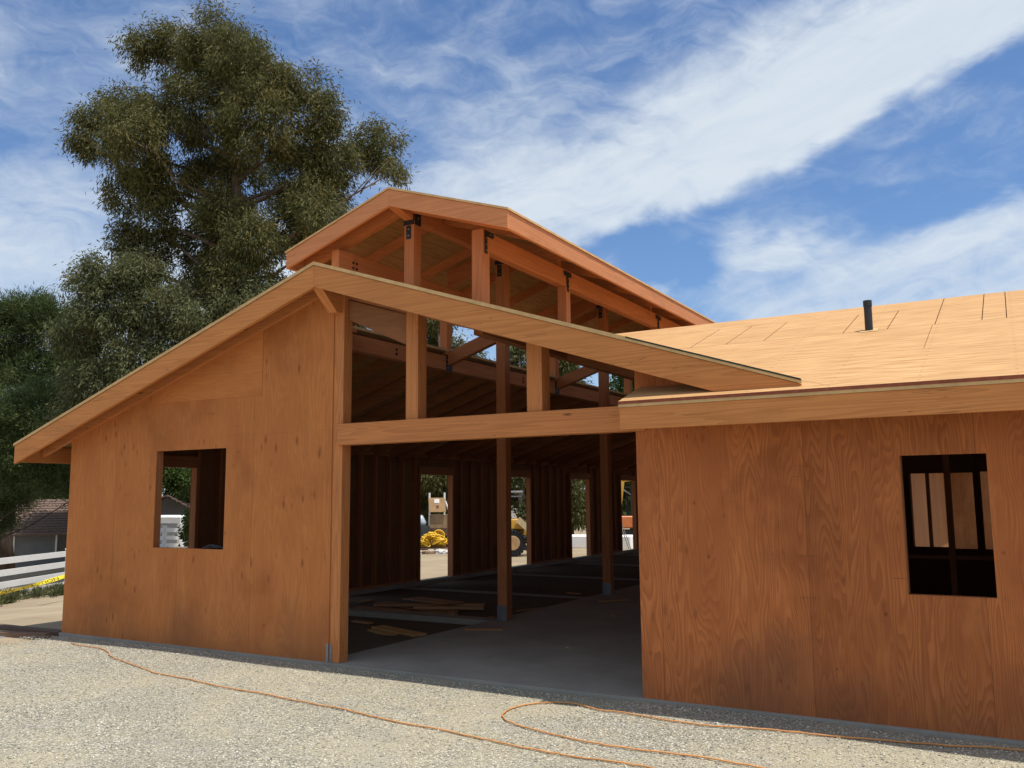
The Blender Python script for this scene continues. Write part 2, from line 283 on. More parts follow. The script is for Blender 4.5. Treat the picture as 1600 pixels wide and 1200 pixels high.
# ------------------------------------------------------------------ object helpers
def tag(o, label=None, cat=None, group=None, kind=None):
    if label: o['label'] = label
    if cat: o['category'] = cat
    if group: o['group'] = group
    if kind: o['kind'] = kind
    return o
def empty(name, loc, label, cat, group=None, rz=0):
    o = bpy.data.objects.new(name, None); COL.objects.link(o); o.location = loc; o.rotation_euler = (0, 0, rz)
    o.empty_display_size = .3
    return tag(o, label, cat, group)
class MB:
    def __init__(s): s.v = []; s.f = []; s.uv = []; s.mi = []; s.smooth = False
    def face(s, pts, ld=None, mi=0, uo=(0, 0)):
        """pts in world coordinates; ld the grain direction"""
        b = len(s.v); s.v += [tuple(p) for p in pts]; s.f.append(tuple(range(b, b+len(pts)))); s.mi.append(mi)
        n = Vector((0, 0, 0)); P = [Vector(p) for p in pts]
        for i in range(len(P)): n += P[i].cross(P[(i+1) % len(P)])
        if n.length < 1e-12: n = Vector((0, 0, 1))
        n.normalize(); ld = Vector(ld) if ld is not None else Vector((0, 0, 1))
        if abs(n.dot(ld)) > .93: ld = ld.orthogonal()
        ax = (ld - n*n.dot(ld)).normalized(); ay = n.cross(ax)
        # steady sign so that the mapping runs along world axes
        k = max(range(3), key=lambda i: abs(ay[i]))
        if ay[k] < 0: ay = -ay
        s.uv += [(p.dot(ax)+uo[0], p.dot(ay)+uo[1]) for p in P]
    def hexa(s, p, ld=None, mi=0, uo=(0, 0)):
        """p: 8 points, bottom ring 0-3, top ring 4-7"""
        for q in ((3, 2, 1, 0), (4, 5, 6, 7), (0, 1, 5, 4), (1, 2, 6, 5), (2, 3, 7, 6), (3, 0, 4, 7)):
            s.face([p[i] for i in q], ld, mi, uo)
    def box(s, x0, x1, y0, y1, z0, z1, ld=None, mi=0):
        if ld is None:
            d = (x1-x0, y1-y0, z1-z0); k = d.index(max(d)); ld = [(1, 0, 0), (0, 1, 0), (0, 0, 1)][k]
        s.hexa([(x0, y0, z0), (x1, y0, z0), (x1, y1, z0), (x0, y1, z0), (x0, y0, z1), (x1, y0, z1), (x1, y1, z1), (x0, y1, z1)], ld, mi)
    def prism_y(s, prof, y0, y1, ld=(1, 0, 0), mi=0):
        """profile of (x, z) points, extruded along Y"""
        n = len(prof)
        s.face([(x, y0, z) for x, z in prof], ld, mi); s.face([(x, y1, z) for x, z in reversed(prof)], ld, mi)
        for i in range(n):
            a, b = prof[i], prof[(i+1) % n]
            s.face([(a[0], y0, a[1]), (a[0], y1, a[1]), (b[0], y1, b[1]), (b[0], y0, b[1])], ld, mi)
    def prism_x(s, prof, x0, x1, ld=(1, 0, 0), mi=0):
        n = len(prof)
        s.face([(x0, y, z) for y, z in reversed(prof)], ld, mi); s.face([(x1, y, z) for y, z in prof], ld, mi)
        for i in range(n):
            a, b = prof[i], prof[(i+1) % n]
            s.face([(x1, a[0], a[1]), (x0, a[0], a[1]), (x0, b[0], b[1]), (x1, b[0], b[1])], ld, mi)
    def slab(s, top, th, ld=(1, 0, 0), mi=0, edge=None):
        """a sheet under the polygon `top` (world points), th thick, vertical edges"""
        bot = [(x, y, z-th) for x, y, z in top]; n = len(top)
        s.face(top, ld, mi); s.face(list(reversed(bot)), ld, 1 if edge else mi)
        for i in range(n):
            j = (i+1) % n
            s.face([top[j], top[i], bot[i], bot[j]], ld, 2 if edge else mi)
    def bar(s, a, b, wd, ht, upv=(0, 0, 1), mi=0):
        a, b = Vector(a), Vector(b); d = (b-a).normalized(); side = d.cross(Vector(upv)).normalized()*wd/2; u = side.cross(d).normalized()*ht/2
        p = [a-side-u, a+side-u, b+side-u, b-side-u, a-side+u, a+side+u, b+side+u, b-side+u]
        s.hexa(p, d, mi)
    def tube(s, pts, r, seg=8, mi=0, closed=False, taper=None):
        P = [Vector(p) for p in pts]; n = len(P); rings = []; b = len(s.v)
        side = None
        for i in range(n):
            d = (P[min(i+1, n-1)]-P[max(i-1, 0)]).normalized()
            if side is None: side = d.orthogonal().normalized()
            side = (side - d*side.dot(d)).normalized(); o = d.cross(side)
            rr = r if taper is None else taper[i]
            for k in range(seg):
                a = 2*math.pi*k/seg; s.v.append(tuple(P[i]+(side*math.cos(a)+o*math.sin(a))*rr))
        L = 0
        for i in range(n-1):
            L2 = L+(P[i+1]-P[i]).length
            for k in range(seg):
                k2 = (k+1) % seg
                s.f.append((b+i*seg+k, b+i*seg+k2, b+(i+1)*seg+k2, b+(i+1)*seg+k)); s.mi.append(mi)
                s.uv += [(L, k/seg), (L, (k+1)/seg), (L2, (k+1)/seg), (L2, k/seg)]
            L = L2
        for base, rev in ((b, True), (b+(n-1)*seg, False)):
            idx = list(range(base, base+seg)); idx = idx[::-1] if rev else idx
            s.f.append(tuple(idx)); s.mi.append(mi); s.uv += [(0, 0)]*seg
    def build(s, name, mats, parent=None, smooth=False, bevel=0):
        me = bpy.data.meshes.new(name); 
        off = Vector((0, 0, 0))
        me.from_pydata(s.v, [], s.f)
        uvl = me.uv_layers.new(name='UVMap'); uvl.data.foreach_set('uv', [c for p in s.uv for c in p])
        if not isinstance(mats, (list, tuple)): mats = [mats]
        for m_ in mats: me.materials.append(m_)
        me.polygons.foreach_set('material_index', s.mi)
        if smooth: me.polygons.foreach_set('use_smooth', [True]*len(s.f))
        me.update()
        bm = bmesh.new(); bm.from_mesh(me); bmesh.ops.remove_doubles(bm, verts=bm.verts, dist=.00005)
        if bevel:
            ed = [e for e in bm.edges if len(e.link_faces) == 2 and e.calc_face_angle(0) > .5]
            try: bmesh.ops.bevel(bm, geom=ed, offset=bevel, segments=1, affect='EDGES', clamp_overlap=True)
            except Exception: pass
        bm.normal_update(); bm.to_mesh(me); bm.free()
        o = bpy.data.objects.new(name, me); COL.objects.link(o)
        if parent: o.parent = parent
        return o
def centre_origin(o):
    """put a mesh thing's origin at the middle of its base"""
    me = o.data; n = len(me.vertices); co = np.empty(n*3); me.vertices.foreach_get('co', co); co = co.reshape(-1, 3)
    c = np.array([(co[:, 0].min()+co[:, 0].max())/2, (co[:, 1].min()+co[:, 1].max())/2, co[:, 2].min()])
    me.vertices.foreach_set('co', (co-c).ravel()); me.update(); o.location = tuple(c); return o

# ------------------------------------------------------------------ ground
def smooth(x): return max(0.0, x)
def G(x, y):
    d = max(0.0, -x-6.2)
    b = min(1, max(0, (y-8)/6)); sl = .072*(1-b)+.022*b
    g = -.062-sl*d*min(1, d/2)
    k = min(1, max(0, (-x-4.7)/.7))*min(1, max(0, (y-3)/2))
    g = max(g-.17*k*max(0, 1-d/14), -2.3) - .07*max(0, min(20, -x-22))
    return g
def ground_sheet(name, xs, ys, zf, m):
    nx, ny = len(xs), len(ys)
    v = [(x, y, zf(x, y)) for y in ys for x in xs]
    f = [(j*nx+i, j*nx+i+1, (j+1)*nx+i+1, (j+1)*nx+i) for j in range(ny-1) for i in range(nx-1)]
    me = bpy.data.meshes.new(name); me.from_pydata(v, [], f); me.materials.append(m)
    me.polygons.foreach_set('use_smooth', [True]*len(f)); me.update()
    o = bpy.data.objects.new(name, me); COL.objects.link(o); return o
xs = [-900, -400, -150, -90, -60]+[-50+i for i in range(0, 75)]+[30, 60, 150, 400, 900]
ys = [-900, -300, -100, -40, -20]+[-15+i for i in range(0, 75)]+[80, 150, 400, 900]
tag(ground_sheet('dirt_ground', xs, ys, lambda x, y: G(x, y) - (.12 if (-4.6 < x < 4.6 and .5 < y < 21) else 0), DIRT), kind='structure')
rg = random.Random(5)
def gz(x, y):
    return -.040 + .006*math.sin(x*1.9+y*.7)+.005*math.sin(y*2.6-x*.9) + (.012*max(0, min(1, (y+.35)/.3)) if y > -.35 else 0) + .012*math.exp(-((y+.35)/.2)**2)
gx = [-9+.25*i for i in range(0, 101)]
gy = [-14+.25*i for i in range(0, 48)]+[-2+.1*i for i in range(1, 20)]+[-.055]
gv = ground_sheet('gravel_yard', gx, gy, lambda x, y: gz(x, y) if x > -4.7 else (gz(x, y)-.035*max(0, min(1, (-x-4.7)/1.5)) - (.3*max(0, min(1, (y+1.5)/1.0)))), GRAV)
tag(gv, kind='structure')
# loose stones over the gravel bed
def stones(name, n, seed, label):
    r = np.random.default_rng(seed)
    y = -.12 - (r.random(n)**1.3)*4.6; x = -4.9 + r.random(n)*12.0
    z = np.array([gz(a, b) for a, b in zip(x, y)])
    base = np.array([(1, 0, 0), (-1, 0, 0), (0, 1, 0), (0, -1, 0), (0, 0, 1), (0, 0, -1)], float)
    sz = .0045+.0085*r.random((n, 1, 1))**2.5
    V = base[None]*(0.7+.6*r.random((n, 6, 1)))*np.array([1, .8, .6])*sz + r.normal(0, .12, (n, 6, 3))*sz
    a = r.random(n)*6.28; ca_, sa_ = np.cos(a), np.sin(a)
    X = V[:, :, 0]*ca_[:, None]-V[:, :, 1]*sa_[:, None]; Y = V[:, :, 0]*sa_[:, None]+V[:, :, 1]*ca_[:, None]
    V = np.stack([X+x[:, None], Y+y[:, None], V[:, :, 2]+(z+.002)[:, None]], 2).reshape(-1, 3)
    tr = np.array([(0, 2, 4), (2, 1, 4), (1, 3, 4), (3, 0, 4), (2, 0, 5), (1, 2, 5), (3, 1, 5), (0, 3, 5)])
    F = (tr[None]+(np.arange(n)*6)[:, None, None]).reshape(-1, 3)
    me = bpy.data.meshes.new(name); me.vertices.add(len(V)); me.vertices.foreach_set('co', V.ravel())
    me.loops.add(F.size); me.loops.foreach_set('vertex_index', F.ravel().astype(np.int32)); me.polygons.add(len(F))
    me.polygons.foreach_set('loop_start', (np.arange(len(F))*3).astype(np.int32))
    me.update(calc_edges=True)
    ca = me.color_attributes.new('tone', 'BYTE_COLOR', 'POINT'); tn = np.repeat(r.random(n), 6)
    cc = np.ones((len(V), 4)); cc[:, 0] = cc[:, 1] = cc[:, 2] = tn; ca.data.foreach_set('color', cc.ravel())
    m, t, p = mat('loose_stone', .9, .15); at = t.n('ShaderNodeVertexColor', layer_name='tone'); q, _, _ = t.sep(at.outputs[0])
    c = t.mix(t.step(q, .0, .8), (.24, .23, .21), (.58, .53, .40)); c = t.mix(t.step(q, .8, 1.0), c, (.68, .66, .60)); t.lk(c, p.inputs['Base Color'])
    me.materials.append(m); o = bpy.data.objects.new(name, me); COL.objects.link(o)
    return tag(o, label, 'gravel', kind='stuff')
stones('loose_gravel', 42000, 3, 'pale crushed stone lying loose over the yard in front of the barn')

# ------------------------------------------------------------------ the barn
S = .329; H = 4.211; EV = 5.28; OV = .395; XL = -4.613; X1 = 3.462; YB = 21.36; BAY = 3.56
XR = 4.613; SW = .342; WZ = 2.486; WY = -.495; WX = 15.0
def zt(x): return H-S*abs(x)                   # top of the main roof
MH = 5.431; MW = 1.66; MY = .87; MYE = 18.6    # monitor
def zm(x): return MH-.33*abs(x)
def zw(y): return WZ+SW*(y-WY)                 # wing roof front slope
WR = 3.56
barn = empty('timber_barn', (0, 0, 0), 'unfinished barn of orange plywood and fir beams with a raised roof monitor', 'building')
def P_(name, mb, m, parent=barn, **k): return mb.build(name, m, parent, **k)

# foundation: aisle slab, edge beams, strips between the stalls
m = MB(); m.box(-.16, X1+.2, -.045, YB, -.30, 0); P_('aisle_slab', m, CONC)
m = MB(); m.box(XL-.012, -.16, -.045, .14, -.30, 0); P_('foundation_beam', m, CONC)
m = MB(); m.box(X1+.2, WX, -.045, 7.2, -.30, -.001); P_('wing_slab', m, CONC)
m = MB(); m.box(XL-.012, XL+.14, .14, YB, -.30, 0); P_('foundation_beam', m, CONC)
for k in range(1, 6):
    m = MB(); m.box(XL+.14, -.16, k*BAY-.13, k*BAY+.13, -.30, -.004 if k == 1 else -.075); P_('foundation_beam', m, CONC)
for k in range(6):
    m = MB(); x0, x1, y0, y1 = XL+.14, -.16, (.14 if k == 0 else k*BAY+.13), min((k+1)*BAY-.13, YB)
    n = 8
    for i in range(n):
        for j in range(n):
            def q(a, b):
                x = x0+(x1-x0)*a/n; y = y0+(y1-y0)*b/n
                e = 0 if a in (0, n) or b in (0, n) else 1
                return (x, y, -.085+.03*math.sin(a*2.3+k)*math.cos(b*1.7+k*2)*e)
            m.face([q(i, j), q(i+1, j), q(i+1, j+1), q(i, j+1)])
    o = P_('stall_floor', m, STALL, smooth=True)

# ---- left front wall of plywood with its window opening
WL0, WL1, WLT, WLB = -2.89, -1.665, 2.30, 1.125
XE = -.045
m = MB(); U = (0, 0, 1); yf, yb = -.014, 0
def topz(x): return zt(x)-.20
wb = -.015
m.prism_y([(XL, wb-.03), (WL0, wb-.02), (WL0, topz(WL0)), (XL, topz(XL))], yf, yb, U)
m.prism_y([(WL0, wb-.02), (WL1, wb-.01), (WL1, WLB), (WL0, WLB)], yf, yb, U)
m.prism_y([(WL0, WLT), (WL1, WLT), (WL1, topz(WL1)), (WL0, topz(WL0))], yf, yb, U)
m.prism_y([(WL1, wb-.01), (XE, wb), (XE, topz(XE)), (WL1, topz(WL1))], yf, yb, U)
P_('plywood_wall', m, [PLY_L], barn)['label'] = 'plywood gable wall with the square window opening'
m = MB(); m.prism_y([(-3.02, 2.90), (-1.11, 2.88), (-1.11, zt(1.11)-.203), (-3.02, zt(3.02)-.203)], -.019, yf, (1, 0, 0))
P_('plywood_patch', m, PLY_P)['label'] = 'triangular plywood panel with level grain under the roof slope'
# studs behind it
def stud(x0, x1, y0, y1, z0, z1): 
    m = MB(); m.box(x0, x1, y0, y1, z0, z1, U); P_('stud', m, INNR)
for x in (-4.57, -4.1, -3.69, -3.28, -2.935, -1.655, -1.25, -.84, -.43):
    stud(x, x+.04, .001, .09, .04, zt(x)-.22)
for x in (-2.5, -2.1):
    stud(x, x+.04, .001, .09, .04, WLB-.045); stud(x, x+.04, .001, .09, WLT+.045, zt(x)-.22)
m = MB(); m.box(-2.893, -1.657, 0.001, .095, WLB-.045, WLB-.004); P_('window_sill_plate', m, INNR)
m = MB(); m.box(-2.893, -1.657, 0.001, .095, WLT+.004, WLT+.09); P_('window_header', m, INNR)
m = MB(); m.box(XL+.003, -.05, 0.001, .09, 0, .04); P_('bottom_plate', m, INNR)
# wall-plane barge rafter
m = MB(); m.prism_y([(-5.20, zt(5.2)-.20), (-.02, zt(.02)-.205), (-.02, zt(.02)-.038), (-5.20, zt(5.2)-.038)], -.055, -.001)
P_('barge_rafter', m, BEAM)
m = MB(); m.prism_y([(.02, zt(.02)-.30), (4.25, zt(4.25)-.24), (4.25, zt(4.25)-.038), (.02, zt(.02)-.038)], .05, .15)
P_('gable_rafter', m, INNR)
m = MB(); m.prism_y([(.095, zt(.1)-.53), (.92, zt(.92)-.63), (.92, zt(.92)-.31), (.095, zt(.1)-.31)], .06, .14); P_('gable_blocking', m, PLY_IN)
# ---- gable wall piece above the wing roof
m = MB(); m.prism_y([(X1, 2.24), (4.55, 2.62), (4.55, zt(4.55)-.15), (X1, zt(X1)-.05)], -.012, .0, U)
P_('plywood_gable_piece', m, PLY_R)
# ---- posts
def bolts(m, pts, r=.011, nx=1, ny=0, mt=None):
    for p in pts:
        a = Vector(p); d = Vector((nx, ny, 0)).normalized()
        q = MB(); q.tube([a, a+d*.012], r, 8); q.build('bolt', mt or BOLT, m)
def post(x, y, z0, z1, w_=.14, mt=REDB, base=False, d=None):
    m = MB(); d = d or w_; m.box(x-w_/2, x+w_/2, y-d/2, y+d/2, z0, z1, U)
    o = P_('post', m, mt, bevel=.004)
    if base:
        b = MB(); b.box(x-w_/2-.004, x+w_/2+.004, y-d/2-.006, y-d/2-.001, z0+.002, z0+.20); b.box(x-w_/2-.006, x-w_/2-.001, y-d/2, y+d/2, z0+.002, z0+.2)
        b.box(x-w_/2-.006, x+w_/2+.006, y-d/2-.012, y+d/2, z0-.02, z0+.012)
        b.build('post_base', GALV, o); bolts(o, [(x+.03, y-d/2-.005, z0+.12), (x-.03, y-d/2-.005, z0+.06)], .01, 0, -1)
    return o
post(.02, .07, .0, zt(0)-.26, .14, BEAM)                       # corner post at the wall end
m = MB(); m.box(-.075, -.045, -.02, -.015, .0, .19); m.box(-.045, -.01, -.006, -.002, -.03, .18)
P_('hold_down_strap', m, GALV)
BZT, BZB = 2.494, 2.266
m = MB(); m.box(.045, X1+.1, -.042, .10, BZB, BZT)
P_('door_beam', m, BEAM, bevel=.004)['label'] = 'long level fir beam across the wide doorway'
post(1.0, .085, BZT, zt(1.0)-.04, .155, BEAM); post(2.44, .085, BZT, zt(2.44)-.04, .165, BEAM)
RP = [1.36, BAY, 2*BAY, 3*BAY, 4*BAY, 5*BAY]
RZ = 5.13
def bracket_T(parent, x, y, z, sgn=1, L=.22, D=.26):
    """black T or L strap on the right face of a post"""
    b = MB(); X = x*1.0
    b.box(X, X+.006, y-.03, y+.03, z-D, z+.02); b.box(X, X+.0065, y-.03 if sgn > 0 else y-L, y+L, z-.045, z+.022)
    b.build('steel_strap', BLK, parent)
    bolts(parent, [(X+.004, y, z-.07), (X+.004, y, z-.15), (X+.004, y, z-.22), (X+.004, y+.09, z-.012), (X+.004, y+.18, z-.012)][:5 if sgn > 0 else 3], .010)
for i, y in enumerate(RP):
    o = post(0, y, (0 if i else zt(0)-.03), RZ, .15, REDB, base=(i > 0))
    b = MB(); b.box(-.079, .079, y-.0825, y-.0765, RZ-.06, RZ+.10); b.box(-.04, .03, y-.0825, y-.0765, RZ-.24, RZ-.07)
    b.box(.0765, .0825, y-.06, y+.06, RZ-.06, RZ+.12)
    b.build('steel_cap', BLK, o)
    bolts(o, [(-.0, y-.082, RZ-.12), (-.0, y-.082, RZ-.2), (.03, y-.082, RZ+.04)], .011, 0, -1); bolts(o, [(.082, y, RZ+.03)], .012)
PX = 1.0
EZ0, EZ1 = 4.61, 4.85                           # monitor eave beams
for sx in (-1, 1):
    for i, y in enumerate(RP):
        x = sx*PX; wd = .155 if (sx > 0 and i == 0) else .135
        o = post(x, y, zt(PX)-.06, EZ1 if i == 0 else EZ0, wd, REDB)
        if sx > 0: bracket_T(o, x+wd/2+.001, y-.01, EZ1-.03 if i == 0 else EZ1-.05, 1 if i == 0 else -1, .17 if i == 0 else .11)
        else:
            bolts(o, [(x+wd/2+.001, y+dy, EZ0+dz) for dy in (-.03, .04) for dz in (.05, .12)], .016, mt=BLK)
    x = sx*PX
    m = MB(); m.box(x-.06, x+.06, (RP[0]+.078 if sx > 0 else RP[0]-.3), MYE-.3, EZ0, EZ1); P_('monitor_eave_beam', m, REDB, bevel=.004)
    m = MB(); m.box(x-.065, x+.065, 1.30, YB-.1, 3.585, 3.80); P_('purlin', m, REDB, bevel=.004)
# ridge beams and their sloped cut noses
m = MB(); m.prism_x([(MY+.045, MH-.22), (MY+.40, RZ+.001), (MYE-.05, RZ+.001), (MYE-.05, MH-.05), (MY+.045, MH-.05)], -.065, .065, (0, 1, 0))
P_('monitor_ridge_beam', m, REDB, bevel=.004)
m = MB(); m.prism_x([(-OV+.043, H-.27), (-.09, H-.50), (.02, H-.50), (1.30, H-.50), (1.30, H-.055), (-OV+.043, H-.055)], -.06, .06, (0, 1, 0))
P_('gable_ridge_beam', m, BEAM, bevel=.004)
# ---- monitor rafters and roof
def raft(name, sgn, x0, x1, y0, y1, zf, dp, off, mt, par=barn):
    m = MB(); a, b = sgn*x0, sgn*x1
    pr = [(a, zf(x0)-off-dp), (b, zf(x1)-off-dp), (b, zf(x1)-off), (a, zf(x0)-off)]
    if sgn < 0: pr = pr[::-1]
    m.prism_y(pr, y0, y1); P_(name, m, mt, par)
for sx in (-1, 1):
    raft('monitor_end_rafter', sx, .07, MW-.06, RP[0]-.20, RP[0]-.08, zm, .175, .026, REDB)
    for y in RP[1:]:
        raft('monitor_frame_rafter', sx, .07, PX-.062, y-.05, y+.05, zm, .24, .026, REDB)
    k = 0; y = 1.95
    while y < MYE-.3:
        raft('monitor_rafter', sx, .07, MW-.045, y, y+.04, zm, .13, .026, REDB); y += 1.19
    # eave fascia, rake fascia
    x = sx*MW
    m = MB(); a, b = sorted((x, x-sx*.04)); m.box(a, b, MY+.04, MYE, zm(MW)-.235, zm(MW)-.026, (0, 1, 0)); P_('monitor_fascia', m, FASR, bevel=.003)
    m = MB(); pr = [(0, MH-.028), (0, MH-.235), (x, zm(MW)-.235), (x, zm(MW)-.028)]
    m.prism_y(pr if sx < 0 else pr[::-1], MY, MY+.04); P_('monitor_fascia', m, FASR, bevel=.002)
    m = MB(); pts = [(0, MY-.012, MH), (x+sx*.014, MY-.012, zm(MW+.014)), (x+sx*.014, MYE, zm(MW+.014)), (0, MYE, MH)]
    if sx < 0: pts = [pts[1], pts[0], pts[3], pts[2]]
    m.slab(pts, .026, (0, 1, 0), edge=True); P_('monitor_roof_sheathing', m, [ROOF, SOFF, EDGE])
# ---- main frame rafters, common rafters
for k in range(1, 6):
    y = k*BAY
    for sx in (-1, 1):
        raft('frame_rafter', sx, .08, PX-.066, y-.05, y+.05, zt, .20, .045, REDB)
        raft('frame_rafter', sx, PX+.066, 4.55, y-.05, y+.05, zt, .26, .04, INNR)
        o = None
    m = MB(); m.box(-PX+.067, -PX+.075, y-.075, y-.052, 3.60, 3.80); m.box(-PX+.066, -PX+.070, y-.09, y+.07, 3.57, 3.80); P_('hanger_plate', m, BLK)
    if k < 4: bolts(barn, [(-PX+.071, y-.065, z) for z in (3.62, 3.68, 3.74)], .012); bolts(barn, [(-PX+.066, y-1.3, z) for z in (3.66, 3.72)], .02, mt=BLK)
y = .75; ci = 0
while y < YB-.3:
    raft('rafter', -1, (PX+.066 if y > 1.3 else .08), EV-.05, y, y+.04, zt, .17, .038, INNR)
    if y < 3.0 or y > 8.2: raft('rafter', 1, (PX+.066 if y > 1.3 else .08), (4.6 if y > 8 else 2.6), y, y+.04, zt, .17, .038, INNR)
    y += .61
# ---- main roof sheathing
Y0 = -OV-.012; SM = [ROOF, SOFF, EDGE]
m = MB(); th = .036
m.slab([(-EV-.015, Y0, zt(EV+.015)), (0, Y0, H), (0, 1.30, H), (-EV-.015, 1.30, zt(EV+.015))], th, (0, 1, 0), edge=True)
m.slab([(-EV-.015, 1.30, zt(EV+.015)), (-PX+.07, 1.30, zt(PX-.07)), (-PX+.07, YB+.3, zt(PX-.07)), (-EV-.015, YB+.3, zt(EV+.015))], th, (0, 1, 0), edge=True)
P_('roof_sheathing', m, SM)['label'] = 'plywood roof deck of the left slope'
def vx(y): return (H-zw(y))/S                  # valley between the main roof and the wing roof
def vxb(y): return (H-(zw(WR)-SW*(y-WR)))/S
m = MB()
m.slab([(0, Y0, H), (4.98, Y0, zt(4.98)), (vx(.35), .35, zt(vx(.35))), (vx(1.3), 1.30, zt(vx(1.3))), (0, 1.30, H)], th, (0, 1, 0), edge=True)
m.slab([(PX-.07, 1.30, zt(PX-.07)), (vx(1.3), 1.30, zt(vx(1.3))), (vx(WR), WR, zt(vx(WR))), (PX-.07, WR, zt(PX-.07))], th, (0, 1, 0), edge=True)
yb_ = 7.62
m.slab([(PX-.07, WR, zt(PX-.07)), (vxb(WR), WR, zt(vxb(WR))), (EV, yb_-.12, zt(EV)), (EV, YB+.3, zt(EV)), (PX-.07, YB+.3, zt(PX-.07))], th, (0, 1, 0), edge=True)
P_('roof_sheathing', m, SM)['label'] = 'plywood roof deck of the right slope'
m = MB(); m.prism_y([(3.55, zt(3.55)-.012), (4.975, zt(4.975)-.012), (4.975, zt(4.975)+.002), (3.55, zt(3.55)+.002)], Y0-.006, Y0-.001)
P_('roof_edge_seal', m, GRNE)['label'] = 'thin dark green seal along the lower end of the gable edge'
# rake fascia boards
m = MB(); m.prism_y([(-EV, zt(EV)-.275), (0, H-.275), (0, H-.038), (-EV, zt(EV)-.038)], -OV, -OV+.045); P_('fascia_board', m, FASC, bevel=.003)['label'] = 'left sloping fascia of the front gable'
xe = vx(-OV)-.02
def zwf(x): return zw(-OV)+.004
xb = (H-.275-zwf(0))/S
m = MB(); m.prism_y([(0, H-.275), (xb, zt(xb)-.275), (4.975, zwf(0)-.01), (4.975, zt(4.975)-.038), (0, H-.038)], -OV+.0005, -OV+.0455); P_('fascia_board', m, FASC, bevel=.003)['label'] = 'right sloping fascia of the front gable'
m = MB(); m.box(-EV, -EV+.04, -OV+.046, YB, zt(EV)-.255, zt(EV)-.038, (0, 1, 0)); P_('eave_fascia', m, FASC)
# ---- left side stud wall with its door openings
DOORS = [(.80, 1.97), (4.20, 5.40), (7.76, 8.945), (11.32, 12.50), (14.86, 16.05), (18.40, 19.56)]
DH = 2.18
m = MB(); yy = 0.0; pt_ = 2.62
for a, b in DOORS+[(YB, YB)]:
    m.box(XL-.012, XL, yy, a, -.02, pt_, U)
    if a < YB: m.box(XL-.012, XL, a, b, DH, pt_, U)
    yy = b
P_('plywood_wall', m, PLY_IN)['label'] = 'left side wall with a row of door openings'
m = MB(); m.box(XL+.001, XL+.09, .10, YB, pt_-.09, pt_-.01); P_('top_plate', m, INNR)
yy = .30; ns = 0
while yy < YB-.1:
    if not any(a-.05 < yy+.02 < b+.05 for a, b in DOORS): stud(XL+.001, XL+.09, yy, yy+.04, .04, pt_-.091); ns += 1
    yy += .43
for a, b in DOORS:
    f = MB(); f.box(XL-.013, XL+.12, a-.05, a-.001, .002, DH, U); f.box(XL-.013, XL+.12, b+.001, b+.05, .002, DH, U); f.box(XL-.013, XL+.12, a-.05, b+.05, DH+.002, DH+.17)
    P_('door_frame', f, INNR)
for (a, b) in [(.14, .81)]+[(DOORS[i][1]+.05, DOORS[i+1][0]-.05) for i in range(5)]:
    m = MB(); m.box(XL+.001, XL+.09, a, b, .0, .04); P_('bottom_plate', m, INNR)
# ---- back end wall of the barn, ply with a wide doorway and the back gable filled
m = MB(); m.prism_y([(XL, 0), (.3, 0), (.3, zt(.3)-.2), (XL, zt(XL)-.2)], YB, YB+.014, U); m.prism_y([(.3, 2.5), (XR, 2.5), (XR, zt(XR)-.03), (.3, zt(.3)-.2)], YB, YB+.014, U); m.box(3.0, XR, YB, YB+.014, 0, 2.5, U)
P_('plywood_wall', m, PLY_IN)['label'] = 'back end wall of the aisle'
# right side wall of the main barn behind the wing
m = MB(); m.box(XR, XR+.014, 7.135, 9.4, -.02, 2.60, U); m.box(XR, XR+.014, 10.4, 13.1, -.02, 2.6, U); m.box(XR, XR+.014, 14.1, YB, -.02, 2.6, U)
m.box(XR, XR+.014, 9.4, 10.4, DH, 2.6, U); m.box(XR, XR+.014, 13.1, 14.1, DH, 2.6, U)
P_('plywood_wall', m, PLY_B)['label'] = 'right side wall behind the wing'
# inner wall between aisle and wing, under the wing roof
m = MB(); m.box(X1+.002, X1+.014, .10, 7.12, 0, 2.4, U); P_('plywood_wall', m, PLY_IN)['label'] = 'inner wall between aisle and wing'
for k in range(9):
    stud(X1+.015, X1+.10, .15+k*.8, .19+k*.8, 0, 2.4)
# ---- wing: front wall with window, studs, slab strip
A0, A1, AT, AB = 5.587, 6.168, 1.983, .954
m = MB(); zt_ = WZ-.06
m.box(X1, A0, -.014, 0, -.005, zt_, U); m.box(A0, A1, -.014, 0, -.005, AB, U); m.box(A0, A1, -.014, 0, AT, zt_, U); m.box(A1, WX, -.014, 0, -.005, zt_, U)
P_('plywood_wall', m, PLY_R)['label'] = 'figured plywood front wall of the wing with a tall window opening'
m = MB(); m.box(X1-.002, X1+.09, .0, .10, 0, 2.4, U); P_('corner_post', m, INNR)
x = X1+.45
while x < 11:
    if not (A0-.03 < x < A1+.03): stud(x, x+.04, .001, .09, 0, 2.4)
    x += .41
for a in (A0-.041, A1+.001): stud(a, a+.04, .001, .09, 0, 2.4)
m = MB(); m.box(A0, A1, .001, .09, AB-.043, AB-.003); P_('window_sill_plate', m, INNR)
# mid partition seen through the window: stud and rail
stud(5.675, 5.735, 2.97, 3.03, 0, 2.5)
m = MB(); m.box(3.6, 9, 2.98, 3.02, 1.02, 1.055); P_('wall_rail', m, INNR)
# back wall of the wing with its openings
ops = [(4.93, 5.40, .92, 1.99), (5.47, 5.765, .90, 1.99), (5.865, 6.5, .90, 2.0)]
m = MB(); x = X1+.1
for a, b, c, d in ops:
    m.box(x, a, 7.12, 7.134, 0, 2.5, U); m.box(a, b, 7.12, 7.134, 0, c, U); m.box(a, b, 7.12, 7.134, d, 2.5, U); x = b
m.box(x, WX, 7.12, 7.134, 0, 2.5, U); P_('plywood_wall', m, PLY_IN)['label'] = 'back wall of the wing with window openings'
